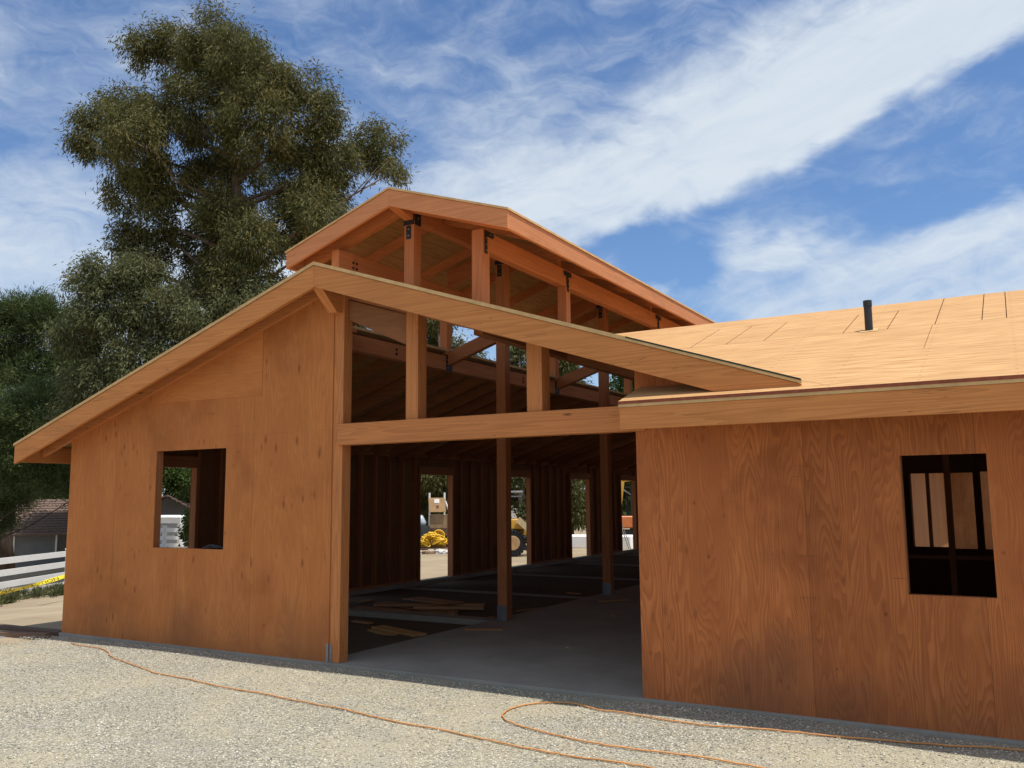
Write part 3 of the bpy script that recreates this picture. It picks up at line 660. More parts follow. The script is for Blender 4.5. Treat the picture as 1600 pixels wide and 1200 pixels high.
# end wall of the wing
m = MB(); m.prism_x([(0, 0), (7.12, 0), (7.12, 2.5), (WR, zw(WR)-.1), (0, 2.5)], WX-.3, WX-.286, U); P_('plywood_wall', m, PLY_IN)['label'] = 'far end wall of the wing'
# ceiling joists in the wing keep it dim
for k in range(10):
    x = 3.9+k*1.1; m = MB(); m.prism_x([(WY+.05, zw(WY+.05)-.20), (WR-.02, zw(WR-.02)-.20), (WR-.02, zw(WR-.02)-.03), (WY+.05, zw(WY+.05)-.03)], x, x+.04, (0, 1, 0)); P_('wing_rafter', m, INNR)
# wing fascia
m = MB(); m.box(3.515, WX, WY, WY+.045, BZB-.02, WZ-.055, (1, 0, 0)); P_('eave_fascia', m, FASC, bevel=.003)['label'] = 'long level fascia along the wing eave'
m = MB(); m.box(3.510, WX, WY-.008, WY+.043, WZ-.0545, WZ-.028, (1, 0, 0)); P_('eave_strip', m, EDGE)['label'] = 'thin pale plywood edge strip above the wing fascia'
# wing roof deck laid in courses, narrow joints between the sheets
cs = math.sqrt(1+SW*SW); dyc = 1.22/cs
def wp(x, y, dz=0): return (x, y, zw(y)+dz)
m = MB(); WO = -.012
fr = WY-.012
m.slab([wp(3.51, fr), wp(WX, fr), wp(WX, -.02), wp(vx(-.02), -.02), wp(vx(-OV), -OV), wp(3.51, -OV)][0:2]+[wp(WX, -OV), wp(3.51, -OV)], .026, (1, 0, 0), edge=True)
m.slab([wp(vx(-OV)+.0, -OV), wp(WX, -OV), wp(WX, .70), wp(vx(.70), .70)], .026, (1, 0, 0), edge=True)
m.slab([wp(3.51, -OV), wp(vx(-OV)-.006, -OV), wp(vx(-.015)-.006, -.015), wp(3.51, -.015)], .026, (1, 0, 0), edge=True)
g = .003
def course(ya, yb, joints, gw=.005):
    xs_ = [None]+joints+[WX]
    for i in range(len(xs_)-1):
        a, b = xs_[i], xs_[i+1]
        if a is None: pts = [wp(vx(ya), ya), wp(b-gw, ya), wp(b-gw, yb), wp(vx(yb), yb)]
        else: pts = [wp(a+gw, ya), wp(b-gw, ya), wp(b-gw, yb), wp(a+gw, yb)]
        m.slab(pts, .026, (1, 0, 0), edge=True)
course(.70+g, 1.84-g, [5.75, 8.19, 10.6], .002)
course(1.84+g, 2.97-g, [3.37, 3.76, 4.16, 4.94, 5.35, 5.77, 6.165, 6.365, 8.4, 10.84], .004)
course(2.97+g, WR, [5.77, 6.165, 6.365, 9.4], .004)
P_('wing_roof_sheathing', m, [ROOF, SOFF, REDE])['label'] = 'sunlit plywood roof deck of the wing in jointed sheets'
m = MB(); m.slab([(vxb(WR), WR, zw(WR)), (WX, WR, zw(WR)), (WX, 7.62, zw(WR)-SW*(7.62-WR)), (EV+.0, 7.62, zw(WR)-SW*(7.62-WR))], .026, (1, 0, 0), edge=True); P_('wing_roof_sheathing', m, SM)['label'] = 'back slope of the wing roof'
# underlay paper below the joints so that they read as dark lines
m = MB(); m.slab([wp(vx(.70)+.06, .70, -.03), wp(WX, .70, -.03), wp(WX, WR, -.03), wp(vx(WR)+.06, WR, -.03)], .004, (1, 0, 0)); P_('roof_blocking', m, BEAM)
# vent pipe through the wing roof
m = MB(); m.tube([(5.185, 1.855, zw(1.855)-.1), (5.185, 1.855, 3.58)], .037, 20); pv = P_('vent_pipe', m, PIPE, smooth=False)
m = MB(); m.tube([(5.185, 1.855, 3.53), (5.185, 1.855, 3.588)], .041, 20); m.build('pipe_collar', PIPE, pv)
m = MB(); m.hexa([wp(5.10, 1.77, .002), wp(5.27, 1.77, .002), wp(5.27, 1.95, .002), wp(5.10, 1.95, .002), wp(5.10, 1.77, .006), wp(5.27, 1.77, .006), wp(5.27, 1.95, .006), wp(5.10, 1.95, .006)]); m.build('pipe_flashing', EDGE, pv)
# rear wing across the courtyard
m = MB(); m.box(XR+.02, 15, 20.4, 20.414, -.02, 2.6, U); P_('plywood_wall', m, PLY_B)['label'] = 'plywood wall of the rear wing across the courtyard'
m = MB(); m.slab([(XR+.9, 19.9, 2.5), (15, 19.9, 2.5), (15, 24, 3.9), (XR+.9, 24, 3.9)], .03, (1, 0, 0), edge=True); P_('rear_wing_roof_sheathing', m, SM)

# ------------------------------------------------------------------ things lying about the barn
CORDM = plain('orange_cord', (.66, .30, .10), .55, .35, 0, .25, 3)
def spline(pts, n=6):
    P = [Vector(p) for p in pts]; out_ = []
    for i in range(len(P)-1):
        a, b, c, d = P[max(i-1, 0)], P[i], P[i+1], P[min(i+2, len(P)-1)]
        for k in range(n):
            s_ = k/n; out_.append(.5*((2*b)+(c-a)*s_+(2*a-5*b+4*c-d)*s_*s_+(3*b-a-3*c+d)*s_**3))
    out_.append(P[-1]); return out_
def cord(pts, label, seed):
    rr = random.Random(seed)
    q = spline([(x, y, 0) for x, y in pts], 7)
    q = [Vector((p.x+rr.uniform(-.004, .004), p.y+rr.uniform(-.006, .006), gz(p.x, p.y)+.010+rr.uniform(0, .004))) for p in q]
    m = MB(); m.tube(q, .0062, 7); o = m.build('extension_cord', CORDM, None, smooth=True)
    tag(o, label, 'extension cord', 'orange cords on the gravel'); return centre_origin(o)
cord([(-3.83, -.40), (-3.59, -.46), (-3.14, -.50), (-2.80, -.62), (-2.52, -.78), (-1.8, -.99), (-1.33, -1.12), (-.75, -1.17), (-.24, -1.27), (.35, -1.32), (.9, -1.42), (1.44, -1.47), (1.9, -1.55), (2.53, -1.58), (3.07, -1.65), (3.56, -1.7), (3.92, -1.69), (4.2, -1.71), (4.9, -1.8), (5.6, -2.2)],
     'orange cord running from the left wall corner slantwise across the gravel', 1)
cord([(5.6, -1.5), (4.79, -1.38), (4.38, -1.35), (3.96, -1.37), (3.56, -1.35), (3.17, -1.26), (2.85, -1.16), (2.67, -1.01), (2.6, -.78), (2.66, -.56), (2.86, -.42), (3.03, -.41), (3.27, -.5), (3.46, -.5), (3.89, -.57), (4.23, -.58), (4.5, -.52), (4.81, -.47), (5.02, -.46), (5.38, -.39), (5.8, -.31), (6.26, -.22), (7.2, -.3)],
     'orange cord bent back in a narrow loop in front of the doorway', 2)
LUM = lumber('loose_lumber', (.46, .25, .12), (.34, .17, .075), .4, 8)
LUMY = lumber('yellow_lumber', (.55, .33, .12), (.42, .24, .08), .3, 8)
rr = random.Random(8)
def plank(a, b, z, wd, th_, mt, label, tilt=0, grp=None):
    m = MB(); m.bar((a[0], a[1], z+th_/2), (b[0], b[1], z+th_/2+tilt), wd, th_)
    o = m.build('lumber_plank', mt, None, bevel=.002); tag(o, label, 'plank', grp); return centre_origin(o)
GP = 'boards piled on the stall floor'; zf_ = -.10
plank((-3.3, 5.0), (-1.35, 4.2), zf_, .30, .02, LUM, 'wide board at the bottom of the pile inside the dark stall', .05, GP)
plank((-2.9, 4.3), (-1.2, 4.95), zf_+.055, .14, .04, LUM, 'board lying crosswise on the pile, its right end near the inner post', .02, GP)
plank((-2.75, 5.1), (-1.55, 4.6), zf_+.10, .38, .018, LUM, 'broad flat sheet offcut topmost on the board pile', .03, GP)
plank((-2.6, 4.10), (-1.25, 4.22), zf_, .09, .04, LUM, 'narrow stick in front of the board pile', .01, GP)
plank((-1.9, 4.0), (-1.0, 4.6), zf_+.10, .09, .04, LUM, 'short narrow stick leaning over the right end of the pile', -.03, GP)
plank((-3.2, 4.2), (-2.1, 4.15), zf_+.0, .14, .04, LUM, 'short board at the left end of the pile', .02, GP)
plank((-1.50, 2.62), (-.52, 2.28), zf_, .20, .045, LUMY, 'yellowish plank alone on the floor of the front stall', 0)
plank((-1.45, 2.42), (-.9, 2.2), zf_, .12, .03, LUMY, 'short offcut just in front of the yellowish plank', 0)
DBR = lumber('weathered_board', (.16, .10, .07), (.10, .06, .045), .3, 8)
GRB = plain('grey_board', (.26, .29, .31), .8, .2, 0, .25)
plank((-4.75, .10), (-7.4, .03), -.06, .14, .05, DBR, 'dark weathered board running left from the wall corner')
plank((-4.70, -.14), (-5.75, -.42), -.058, .10, .055, lumber('red_board', (.20, .12, .08), (.14, .08, .05), .2, 8), 'short reddish brown board end beside the left wall corner')
plank((-5.3, -.36), (-8.2, -.66), -.085, .34, .03, GRB, 'grey plank lying flat left of the reddish brown board end')
sr = random.Random(17)
for i, (x, y) in enumerate([(-.55, 3.9), (.5, 6.2), (1.2, 4.6), (-.5, 5.2), (-3.6, 4.9), (-2.0, 2.9), (2.9, 3.1), (.25, 2.6), (-.9, 7.6), (1.9, 8.3), (-3.9, 3.0), (.4, 9.6)]):
    a = sr.uniform(0, 3.1); l = sr.uniform(.12, .3); z = .0 if x > -.16 else -.085
    m = MB(); m.bar((x-l*math.cos(a), y-l*math.sin(a), z+.014), (x+l*math.cos(a), y+l*math.sin(a), z+.014), sr.uniform(.04, .1), .022)
    tag(centre_origin(m.build('wood_scrap', LUM, None)), 'small wood offcut lying on the dim floor inside the barn', 'wood scrap', 'offcuts scattered on the barn floor')
# dark strap on the window sill
m = MB(); q = spline([(-2.02, .0, WLB+.012), (-1.92, .05, WLB+.02), (-1.83, .0, WLB+.03), (-1.75, .05, WLB+.016), (-1.69, .02, WLB+.012)], 6); m.tube(q, .016, 7)
q = spline([(-2.0, .04, WLB+.03), (-1.88, .02, WLB+.045), (-1.76, .04, WLB+.03)], 6); m.tube(q, .012, 7)
tag(centre_origin(m.build('tool_strap', BLK, None, smooth=True)), 'small dark rolled strap lying on the sill of the square window', 'strap')
# yard things seen through the doors -----------------------------------------
TANP = plain('tan_plywood', (.52, .33, .17), .8, .2, 0, .25, 3); BRN = plain('brown_board', (.36, .24, .14), .8, .2, 0, .3, 3)
YEL = plain('yellow_hose', (.80, .50, .03), .45, .4, 0, .15); DKR = plain('dark_rubber', (.02, .02, .022), .75, .3, 0, .5, 25)
CATY = plain('machine_yellow', (.62, .35, .05), .5, .4, 0, .2); ORG = plain('machine_orange', (.62, .19, .06), .5, .4, 0, .2)
GREY = plain('grey_paint', (.33, .34, .35), .5, .4)
gY = lambda x, y: G(x, y)
# work truck with crates, seen through the first door
T = Vector((-13.9, 21.9, 0)); T.z = gY(T.x, T.y)
fx = Vector((.83, .55, 0)).normalized(); fy = Vector((-.55, .83, 0)).normalized()
LS = 1.0
def L(o, a, b, c): return tuple(o + (fx*a + fy*b + Vector((0, 0, c)))*LS)
def lbox(m, o, a0, a1, b0, b1, c0, c1, ld=None):
    m.hexa([L(o, a0, b0, c0), L(o, a1, b0, c0), L(o, a1, b1, c0), L(o, a0, b1, c0), L(o, a0, b0, c1), L(o, a1, b0, c1), L(o, a1, b1, c1), L(o, a0, b1, c1)], ld)
tr = empty('flatbed_trailer', tuple(T), 'brown flatbed trailer with white corner posts behind the yellow hose heap', 'trailer')
def rel(o, par):
    o.parent = par; o.matrix_parent_inverse = Matrix.Translation(-Vector(par.location)); return o
def pb(name, m, mt, par, **k): return rel(m.build(name, mt, None, **k), par)
m = MB(); lbox(m, T, -.9, .9, 0, 3.2, .50, .60); pb('bed', m, BRN, tr)
m = MB(); lbox(m, T, -.88, .88, -.02, .0, .60, .80); pb('tailboard', m, DBR, tr)
for a in (-.33, .27):
    for b in (.05, ):
        m = MB(); lbox(m, T, a-.035, a+.035, b-.035, b+.035, .60, 2.2); pb('stake_post', m, WHITE, tr)
m = MB(); m.bar(L(T, .30, .02, 1.85), L(T, .50, -.10, 1.30), .05, .05); m.bar(L(T, .50, -.10, 1.31), L(T, .50, -.10, .60), .05, .05); pb('brace', m, WHITE, tr)
for a in (-.8, .8):
    m = MB(); c = Vector(L(T, a, 1.6, .33)); m.tube([c-fx*.1, c+fx*.1], .33, 20); wh = pb('wheel', m, DKR, tr)
    m = MB(); m.tube([c-fx*.11, c+fx*.11], .16, 16); pb('rim', m, GREY, tr)
m = MB(); lbox(m, T, -.32, .42, -.02, .6, .605, 1.32); o = m.build('plywood_crate', BRN, None, bevel=.01); tag(o, 'brown plywood box on the trailer bed behind the yellow hose', 'crate'); centre_origin(o)
m = MB(); m.hexa([L(T, -.33, -.12, 1.44), L(T, .33, -.12, 1.44), L(T, .27, .0, 2.0), L(T, -.38, .0, 2.0), L(T, -.33, -.08, 1.43), L(T, .33, -.08, 1.43), L(T, .27, .03, 1.99), L(T, -.38, .03, 1.99)])
o = m.build('tilted_panel', TANP, None); tag(o, 'tan panel with a pale patch tilted against the white posts above the brown box', 'panel'); 
a_ = MB(); a_.hexa([L(T, -.14, -.045, 1.79), L(T, .06, -.045, 1.79), L(T, .06, -.01, 1.95), L(T, -.14, -.01, 1.95), L(T, -.14, -.055, 1.79), L(T, .06, -.055, 1.79), L(T, .06, -.02, 1.95), L(T, -.14, -.02, 1.95)]); a_.build('pale_patch', WHITE, o)
a_ = MB(); a_.hexa([L(T, -.06, -.08, 1.60), L(T, .04, -.08, 1.60), L(T, .04, -.06, 1.70), L(T, -.06, -.06, 1.70), L(T, -.06, -.095, 1.60), L(T, .04, -.095, 1.60), L(T, .04, -.075, 1.70), L(T, -.06, -.075, 1.70)]); a_.build('dark_patch', DBR, o)
# yellow hose heap
m = MB(); hr = random.Random(4); Hc = Vector((-12.35, 19.45, 0)); Hc.z = gY(Hc.x, Hc.y)
for i in range(44):
    cx_ = hr.uniform(-.46, .30); cy_ = hr.uniform(-.25, .25); rad = hr.uniform(.08, .22); zc = .30+hr.uniform(0, .42)*max(.15, 1-abs(cx_+.05)*1.7); tl = hr.uniform(-1, 1); ph = hr.uniform(0, 6)
    pts = []
    for k in range(26):
        a = ph+k*6.28/25*1.15; pts.append(L(Hc, cx_+rad*math.cos(a), cy_+rad*.8*math.sin(a)*(1-abs(tl)*.6), max(.20, zc+rad*math.sin(a+ph)*tl+.02*k/26)))
    m.tube(pts, .024, 6)
for i in range(6):
    rad = .21-i*.014; m.tube([L(Hc, .16+rad*math.cos(a*6.28/30), .05+.03*i, .60+rad*math.sin(a*6.28/30)) for a in range(31)], .022, 6)
hs = m.build('hose_heap', YEL, None, smooth=True); tag(hs, 'tangled heap of bright yellow hose seen through the nearest clear door opening', 'hose'); centre_origin(hs)
# pallet under hose and rubble
m = MB()
for k in range(5): lbox(m, Hc, -.62, .62, -.42+k*.17, -.32+k*.17, .16, .185)
for k in (-.55, 0, .5): lbox(m, Hc, k, k+.08, -.42, .36, .01, .16)
pl = m.build('wooden_pallet', DBR, None); tag(pl, 'weathered pallet under the yellow hose heap', 'pallet'); centre_origin(pl)
WCH = plain('broken_plaster', (.62, .62, .60), .85, .2, 0, .25); BCH = plain('brown_rubble', (.30, .20, .14), .9, .1, 0, .3)
def chunk(x, y, sz, mt, label, seed):
    r = random.Random(seed); bm = bmesh.new(); bmesh.ops.create_icosphere(bm, subdivisions=2, radius=sz)
    for v in bm.verts: v.co *= .72+.5*r.random(); v.co.z *= .6
    me = bpy.data.meshes.new('rubble_chunk'); bm.to_mesh(me); bm.free(); me.materials.append(mt)
    o = bpy.data.objects.new('rubble_chunk', me); COL.objects.link(o); o.location = (x, y, gY(x, y)+sz*.35)
    return tag(o, label, 'rubble', 'rubble chunks below the yellow hose')
for i in range(22):
    a = -.62+(i%13)*.115+.03*(i//13); p = L(Hc, a, -.62+.14*hr.random()-.16*(i//13), 0); w_ = i in (5, 7, 8, 9, 11, 12, 14, 20, 21)
    chunk(p[0], p[1], .07+.07*hr.random()+(.04 if w_ else 0), WCH if w_ else BCH, 'white plaster lump on the dirt in front of the yellow hose' if w_ else 'brown rubble lump on the dirt in front of the yellow hose', i)
# light grey drum-like bin at the left of the trailer
p = Vector(L(T, -.62, -.7, 0)); p.z = gY(p.x, p.y); m = MB(); m.tube([p, p+Vector((0, 0, .06)), p+Vector((0, 0, .9)), p+Vector((0, 0, .92))], .3, 20, taper=[.27, .28, .33, .29]); bn = m.build('waste_bin', plain('dark_bin', (.018, .02, .022), .8), None, smooth=True); tag(bn, 'dark round bin left of the brown trailer', 'bin'); centre_origin(bn)
m = MB(); hr = random.Random(9)
q = [tuple(p+Vector((.18*math.cos(a)*(.8+.3*hr.random()), .18*math.sin(a), .93+.18*hr.random()))) for a in (0, 1, 2, 3, 4, 5)]
m.tube([p+Vector((0, 0, .90)), p+Vector((.02, 0, 1.05)), p+Vector((-.03, 0, 1.22)), p+Vector((0, .02, 1.33))], .2, 9, taper=[.15, .17, .13, .04]); bgo = m.build('plastic_bag', plain('pale_blue_plastic', (.45, .52, .60), .35, .5), None, smooth=True); tag(bgo, 'pale bluish plastic bag on top of the dark bin', 'bag'); centre_origin(bgo)

# wheel loader behind the second door
LS = .70
W = Vector((-7.98, 18.30, 0))+fy*.62; W.z = gY(W.x, W.y)
ld_ = empty('tractor_loader', tuple(W), 'yellow tractor loader with black canopy and ribbed tyres seen through the second door opening', 'loader')
def wheel(par, o, a, b, r, wd):
    c = Vector(L(o, a, b, r)); m = MB(); r, wd = r*LS, wd*LS
    m.tube([c-fy*wd/2, c-fy*wd*.35, c+fy*wd*.35, c+fy*wd/2], r, 32, taper=[r*.88, r*.95, r*.95, r*.88])
    for k in range(24):
        an = 2*math.pi*k/24; d = fx*math.cos(an)+Vector((0, 0, math.sin(an))); an2 = an+.16; d2 = fx*math.cos(an2)+Vector((0, 0, math.sin(an2)))
        for s_ in (-1, 1): m.bar(c+d*(r*.985)+fy*s_*wd*.05, c+d2*(r*.90)+fy*s_*wd*.56, .045, .045, upv=tuple(d))
    w_ = pb('wheel', m, DKR, par)
    m = MB(); m.tube([c-fy*wd*.53, c-fy*wd*.40, c+fy*wd*.40, c+fy*wd*.53], r*.5, 24, taper=[r*.50, r*.62, r*.62, r*.50]); rm = pb('rim', m, TANP, par)
    rm.parent = w_; rm.matrix_parent_inverse = Matrix.Identity(4); return w_
for b in (-.85, .85): wheel(ld_, W, -.50, b, .64, .40); wheel(ld_, W, 1.35, b*.75, .44, .30)
m = MB(); lbox(m, W, -1.3, .45, -.5, .5, .75, 1.30); m.hexa([L(W, -1.2, -.9, 1.28), L(W, .12, -.9, 1.28), L(W, .12, .9, 1.28), L(W, -1.2, .9, 1.28), L(W, -1.1, -.88, 1.72), L(W, -.05, -.88, 1.75), L(W, -.05, .88, 1.75), L(W, -1.1, .88, 1.72)]); pb('body', m, CATY, ld_, bevel=.02)
m = MB(); m.hexa([L(W, .46, -.4, .75), L(W, 2.1, -.35, .70), L(W, 2.1, .35, .70), L(W, .46, .4, .75), L(W, .46, -.4, 1.55), L(W, 1.9, -.35, 1.30), L(W, 1.9, .35, 1.3), L(W, .46, .4, 1.55)]); pb('engine_hood', m, CATY, ld_, bevel=.03)
PYL = plain('pale_yellow', (.66, .52, .30), .5)
for b in (-1.0, 1.0):
    m = MB(); m.bar(L(W, -.25, b, 1.74), L(W, .28, b, 1.25), .10, .20); m.bar(L(W, .24, b, 1.30), L(W, .42, b, .62), .10, .20); m.bar(L(W, .40, b, .68), L(W, 1.95, b, .40), .10, .18); pb('lift_arm', m, PYL, ld_)
m = MB(); m.bar(L(W, .10, -1.02, .95), L(W, .10, -.9, .75), .12, .12); m.bar(L(W, .0, -.96, .45), L(W, .42, -.96, .30), .14, .16); pb('step', m, BLK, ld_)
m = MB(); m.hexa([L(W, 1.9, -1.15, .06), L(W, 2.3, -1.15, .03), L(W, 2.3, 1.15, .03), L(W, 1.9, 1.15, .06), L(W, 1.85, -1.15, .65), L(W, 1.95, -1.15, .7), L(W, 1.95, 1.15, .7), L(W, 1.85, 1.15, .65)]); pb('bucket', m, CATY, ld_)
for a, b in ((-1.15, -.5), (-1.15, .5), (-.12, -.5), (-.12, .5)):
    m = MB(); m.bar(L(W, a, b, 1.2), L(W, a, b, 2.92), .08, .08); pb('canopy_post', m, BLK, ld_)
m = MB(); lbox(m, W, -1.3, .02, -.65, .65, 2.98, 3.07); pb('canopy_roof', m, GREY, ld_, bevel=.01)
m = MB(); lbox(m, W, -1.25, -.02, -.6, .6, 2.78, 2.84); pb('canopy_frame', m, GREY, ld_)
m = MB(); lbox(m, W, -.95, -.5, -.28, .28, 1.75, 1.88); lbox(m, W, -1.03, -.93, -.28, .28, 1.8, 2.4); pb('seat', m, BLK, ld_, bevel=.01)
m = MB(); m.bar(L(W, -.15, -.1, 1.7), L(W, -.38, -.1, 2.2), .04, .04); c = Vector(L(W, -.4, -.1, 2.22)); m.tube([c+Vector((math.cos(a*.52)*.12*fx.x, math.cos(a*.52)*.12*fx.y, math.sin(a*.52)*.05))+fy*math.sin(a*.52)*.12 for a in range(13)], .012, 6); pb('steering_wheel', m, BLK, ld_)
# parked white vehicle far behind the loader
LS = 1.0
V = Vector((-15.7, 31.6, 0)); V.z = gY(V.x, V.y)
vn = empty('white_van', tuple(V), 'white van parked far behind the yellow loader', 'van')
m = MB(); b0 = [L(V, a, -.9, c) for a, c in ((-2.4, .45), (2.3, .45), (2.4, .9), (1.7, 1.15), (1.1, 1.95), (-2.3, 2.0), (-2.45, 1.0))]; b1v = [tuple(Vector(p)+fy*1.8) for p in b0]
m.face(b0); m.face(b1v[::-1])
for i in range(7): m.face([b0[i], b1v[i], b1v[(i+1) % 7], b0[(i+1) % 7]][::-1])
pb('body', m, WHITE, vn, bevel=.05)
for a in (-1.5, 1.55):
    for b in (-.88, .88):
        c = Vector(L(V, a, b, .33)); m = MB(); m.tube([c-fy*.1, c+fy*.1], .33, 20); pb('wheel', m, DKR, vn)
m = MB(); lbox(m, V, -.1, 1.1, -.93, -.905, 1.15, 1.75); pb('window', m, plain('van_glass', (.05, .06, .07), .15, .6), vn)
# long white covered stack behind the third door
K = Vector((-8.3, 23.9, 0)); K.z = gY(K.x, K.y)
m = MB(); 
m.hexa([(K.x-2.3, K.y-.7, K.z), (K.x+2.1, K.y-.7, K.z), (K.x+2.1, K.y+.7, K.z), (K.x-2.3, K.y+.7, K.z), (K.x-2.25, K.y-.66, K.z+.44), (K.x+2.05, K.y-.66, K.z+.48), (K.x+2.05, K.y+.66, K.z+.48), (K.x-2.25, K.y+.66, K.z+.44)])
o = m.build('covered_lumber_stack', WHITE, None, bevel=.03); tag(o, 'low long stack under a clean white cover, seen through the third door opening', 'covered stack'); centre_origin(o)
# yellow boom machine and folding ladder behind the last door
B = Vector((-8.15, 27.4, 0)); B.z = gY(B.x, B.y)
bo = empty('excavator', tuple(B), 'small excavator with bent yellow arm and orange body seen through the last door opening', 'excavator')
m = MB(); lbox(m, B, -.75, 1.0, -.6, .6, .62, 1.12); pb('body', m, ORG, bo, bevel=.04)
for b in (-.62, .62):
    m = MB(); n = 16; pr = []
    for k in range(n):
        a = math.pi/2+math.pi*k/(n-1); pr.append((-.75+.26*math.cos(a), .27+.26*math.sin(a)))
    for k in range(n):
        a = -math.pi/2+math.pi*k/(n-1); pr.append((.85+.26*math.cos(a), .27+.26*math.sin(a)))
    A_ = [L(B, x_, b-.14, z_) for x_, z_ in pr]; Bq = [L(B, x_, b+.14, z_) for x_, z_ in pr]
    m.face(A_); m.face(Bq[::-1])
    for i in range(len(pr)): j = (i+1) % len(pr); m.face([A_[j], A_[i], Bq[i], Bq[j]])
    pb('track', m, DKR, bo)
m = MB(); m.bar(L(B, -.30, 0, 1.1), L(B, -.08, 0, 2.62), .16, .15, upv=tuple(fx)); m.bar(L(B, -.12, 0, 2.60), L(B, .45, 0, 2.66), .16, .16); pb('boom', m, CATY, bo, bevel=.02)
m = MB(); m.bar(L(B, .40, 0, 2.62), L(B, .75, 0, 1.6), .12, .16); pb('dipper_arm', m, CATY, bo, bevel=.02)
m = MB(); m.bar(L(B, -.2, .0, 2.3), L(B, .4, .0, 1.9), .05, .05); pb('hydraulic_ram', m, GREY, bo)
m = MB(); lbox(m, B, .15, .22, -.5, -.43, 1.1, 2.3); lbox(m, B, .15, .22, .43, .5, 1.1, 2.3); lbox(m, B, .9, .97, .43, .5, 1.1, 2.3); lbox(m, B, .9, .97, -.5, -.43, 1.1, 2.3); lbox(m, B, .1, 1.02, -.55, .55, 2.3, 2.36); pb('cab_frame', m, BLK, bo)
Q = Vector((-6.75, 22.5, 0)); Q.z = gY(Q.x, Q.y)
m = MB()
for s_ in (-.22, .22):
    m.bar(L(Q, -.55+0, s_, .0), L(Q, 0.25, s_*.7, 1.5), .05, .03); m.bar(L(Q, .75, s_, .0), L(Q, .25, s_*.7, 1.5), .04, .025)
for k in range(1, 5):
    f_ = k/5; m.bar(L(Q, -.55+.8*f_, -.2, 1.5*f_), L(Q, -.55+.8*f_, .2, 1.5*f_), .06, .02)
la = m.build('step_ladder', GREY, None); tag(la, 'grey folding step ladder standing in front of the orange machine', 'ladder'); centre_origin(la)

# ------------------------------------------------------------------ white rail fence
F0 = Vector((-13.2, 1.6)); F1 = Vector((-24.6, 18.9)); fl = (F1-F0); fn = fl.length; fl = fl/fn
fe = empty('rail_fence', (F0.x, F0.y, G(F0.x, F0.y)), 'white four-rail vinyl fence across the dirt left of the barn', 'fence')
def fz(s_):
    x, y = F0.x+fl.x*s_, F0.y+fl.y*s_; return G(x, y)
npost = 10
F0s, F1s = -3.8, 26.0
F0s = 8.72-3*4.2
for k in range(9):
    s_ = F0s+k*4.2; x, y = F0.x+fl.x*s_, F0.y+fl.y*s_; z = G(x, y)
    m = MB(); a = math.atan2(fl.y, fl.x)
    def rb(u0, u1, v0, v1, z0, z1):
        n_ = Vector((-fl.y, fl.x)); P4 = []
        for z_ in (z0, z1):
            for (u_, v_) in ((u0, v0), (u1, v0), (u1, v1), (u0, v1)): P4.append((x+fl.x*u_+n_.x*v_, y+fl.y*u_+n_.y*v_, z_))
        m.hexa(P4)
    rb(-.06, .06, -.06, .06, z-.2, z+1.14); rb(-.075, .075, -.075, .075, z+1.14, z+1.17)
    pb('fence_post', m, WHITE, fe)
for k in range(8):
    s0, s1 = F0s+k*4.2, F0s+k*4.2+4.2
    for h in (1.02, .72, .42, .14):
        m = MB(); a = (F0.x+fl.x*s0, F0.y+fl.y*s0, fz(s0)+h); b = (F0.x+fl.x*s1, F0.y+fl.y*s1, fz(s1)+h)
        m.bar(a, b, .04, .155); pb('fence_rail', m, WHITE, fe)
# caution tape strung in front of the fence
TAPE = plain('yellow_tape', (.80, .66, .03), .4, .4, 0, .05)
ta, tb = Vector((-11.2, 2.1, -.18)), Vector((-14.6, 7.8, .14))
m = MB(); N = 40; q = []
for i in range(N+1):
    s_ = i/N; p = ta.lerp(tb, s_); p.z -= .10*4*s_*(1-s_); q.append(p)
tn_ = (tb-ta).normalized()
for i in range(N):
    a, b = q[i], q[i+1]; ta_ = .035*math.sin(i*.35); tb__ = .035*math.sin((i+1)*.35); sd = Vector((-tn_.y, tn_.x, 0)); h = Vector((0, 0, .037))
    th_ = sd*.0012
    m.hexa([a-h-sd*ta_, a-h-sd*ta_+th_, b-h-sd*tb__+th_, b-h-sd*tb__, a+h+sd*ta_, a+h+sd*ta_+th_, b+h+sd*tb__+th_, b+h+sd*tb__])
tp = m.build('caution_tape', TAPE, None); tag(tp, 'yellow caution tape with black lettering sagging in front of the white fence', 'caution tape')
fc = bpy.data.curves.new('tape_lettering', 'FONT'); fc.body = 'CAUTION   CAUTION   CAUTION'; fc.size = .078; fc.extrude = .0008
fo = bpy.data.objects.new('tmp_text', fc); COL.objects.link(fo)
dg = bpy.context.evaluated_depsgraph_get(); me = bpy.data.meshes.new_from_object(fo.evaluated_get(dg)); bpy.data.objects.remove(fo)
# wrap the letters along the sagging tape
bm = bmesh.new(); bm.from_mesh(me); Lt = (tb-ta).length; xm = max(v.co.x for v in bm.verts)
bmesh.ops.subdivide_edges(bm, edges=[e for e in bm.edges if e.calc_length() > .04], cuts=1)
for v in bm.verts:
    s_ = .08+.8*v.co.x/xm; p = ta.lerp(tb, s_); p.z -= .10*4*s_*(1-s_)
    yy_ = (v.co.y-.027); tw = .035*math.sin(s_*N*.35)*yy_/.037
    sd = Vector((-tn_.y, tn_.x, 0)); off = sd*tw-sd*(.003+abs(v.co.z))
    v.co = p+Vector((0, 0, yy_))+off*1.0
sgn = 1
bm.to_mesh(me); bm.free(); me.materials.append(BLK)
# the face towards the yard needs the letters on its near side
to_ = bpy.data.objects.new('tape_lettering', me); COL.objects.link(to_); to_.parent = tp

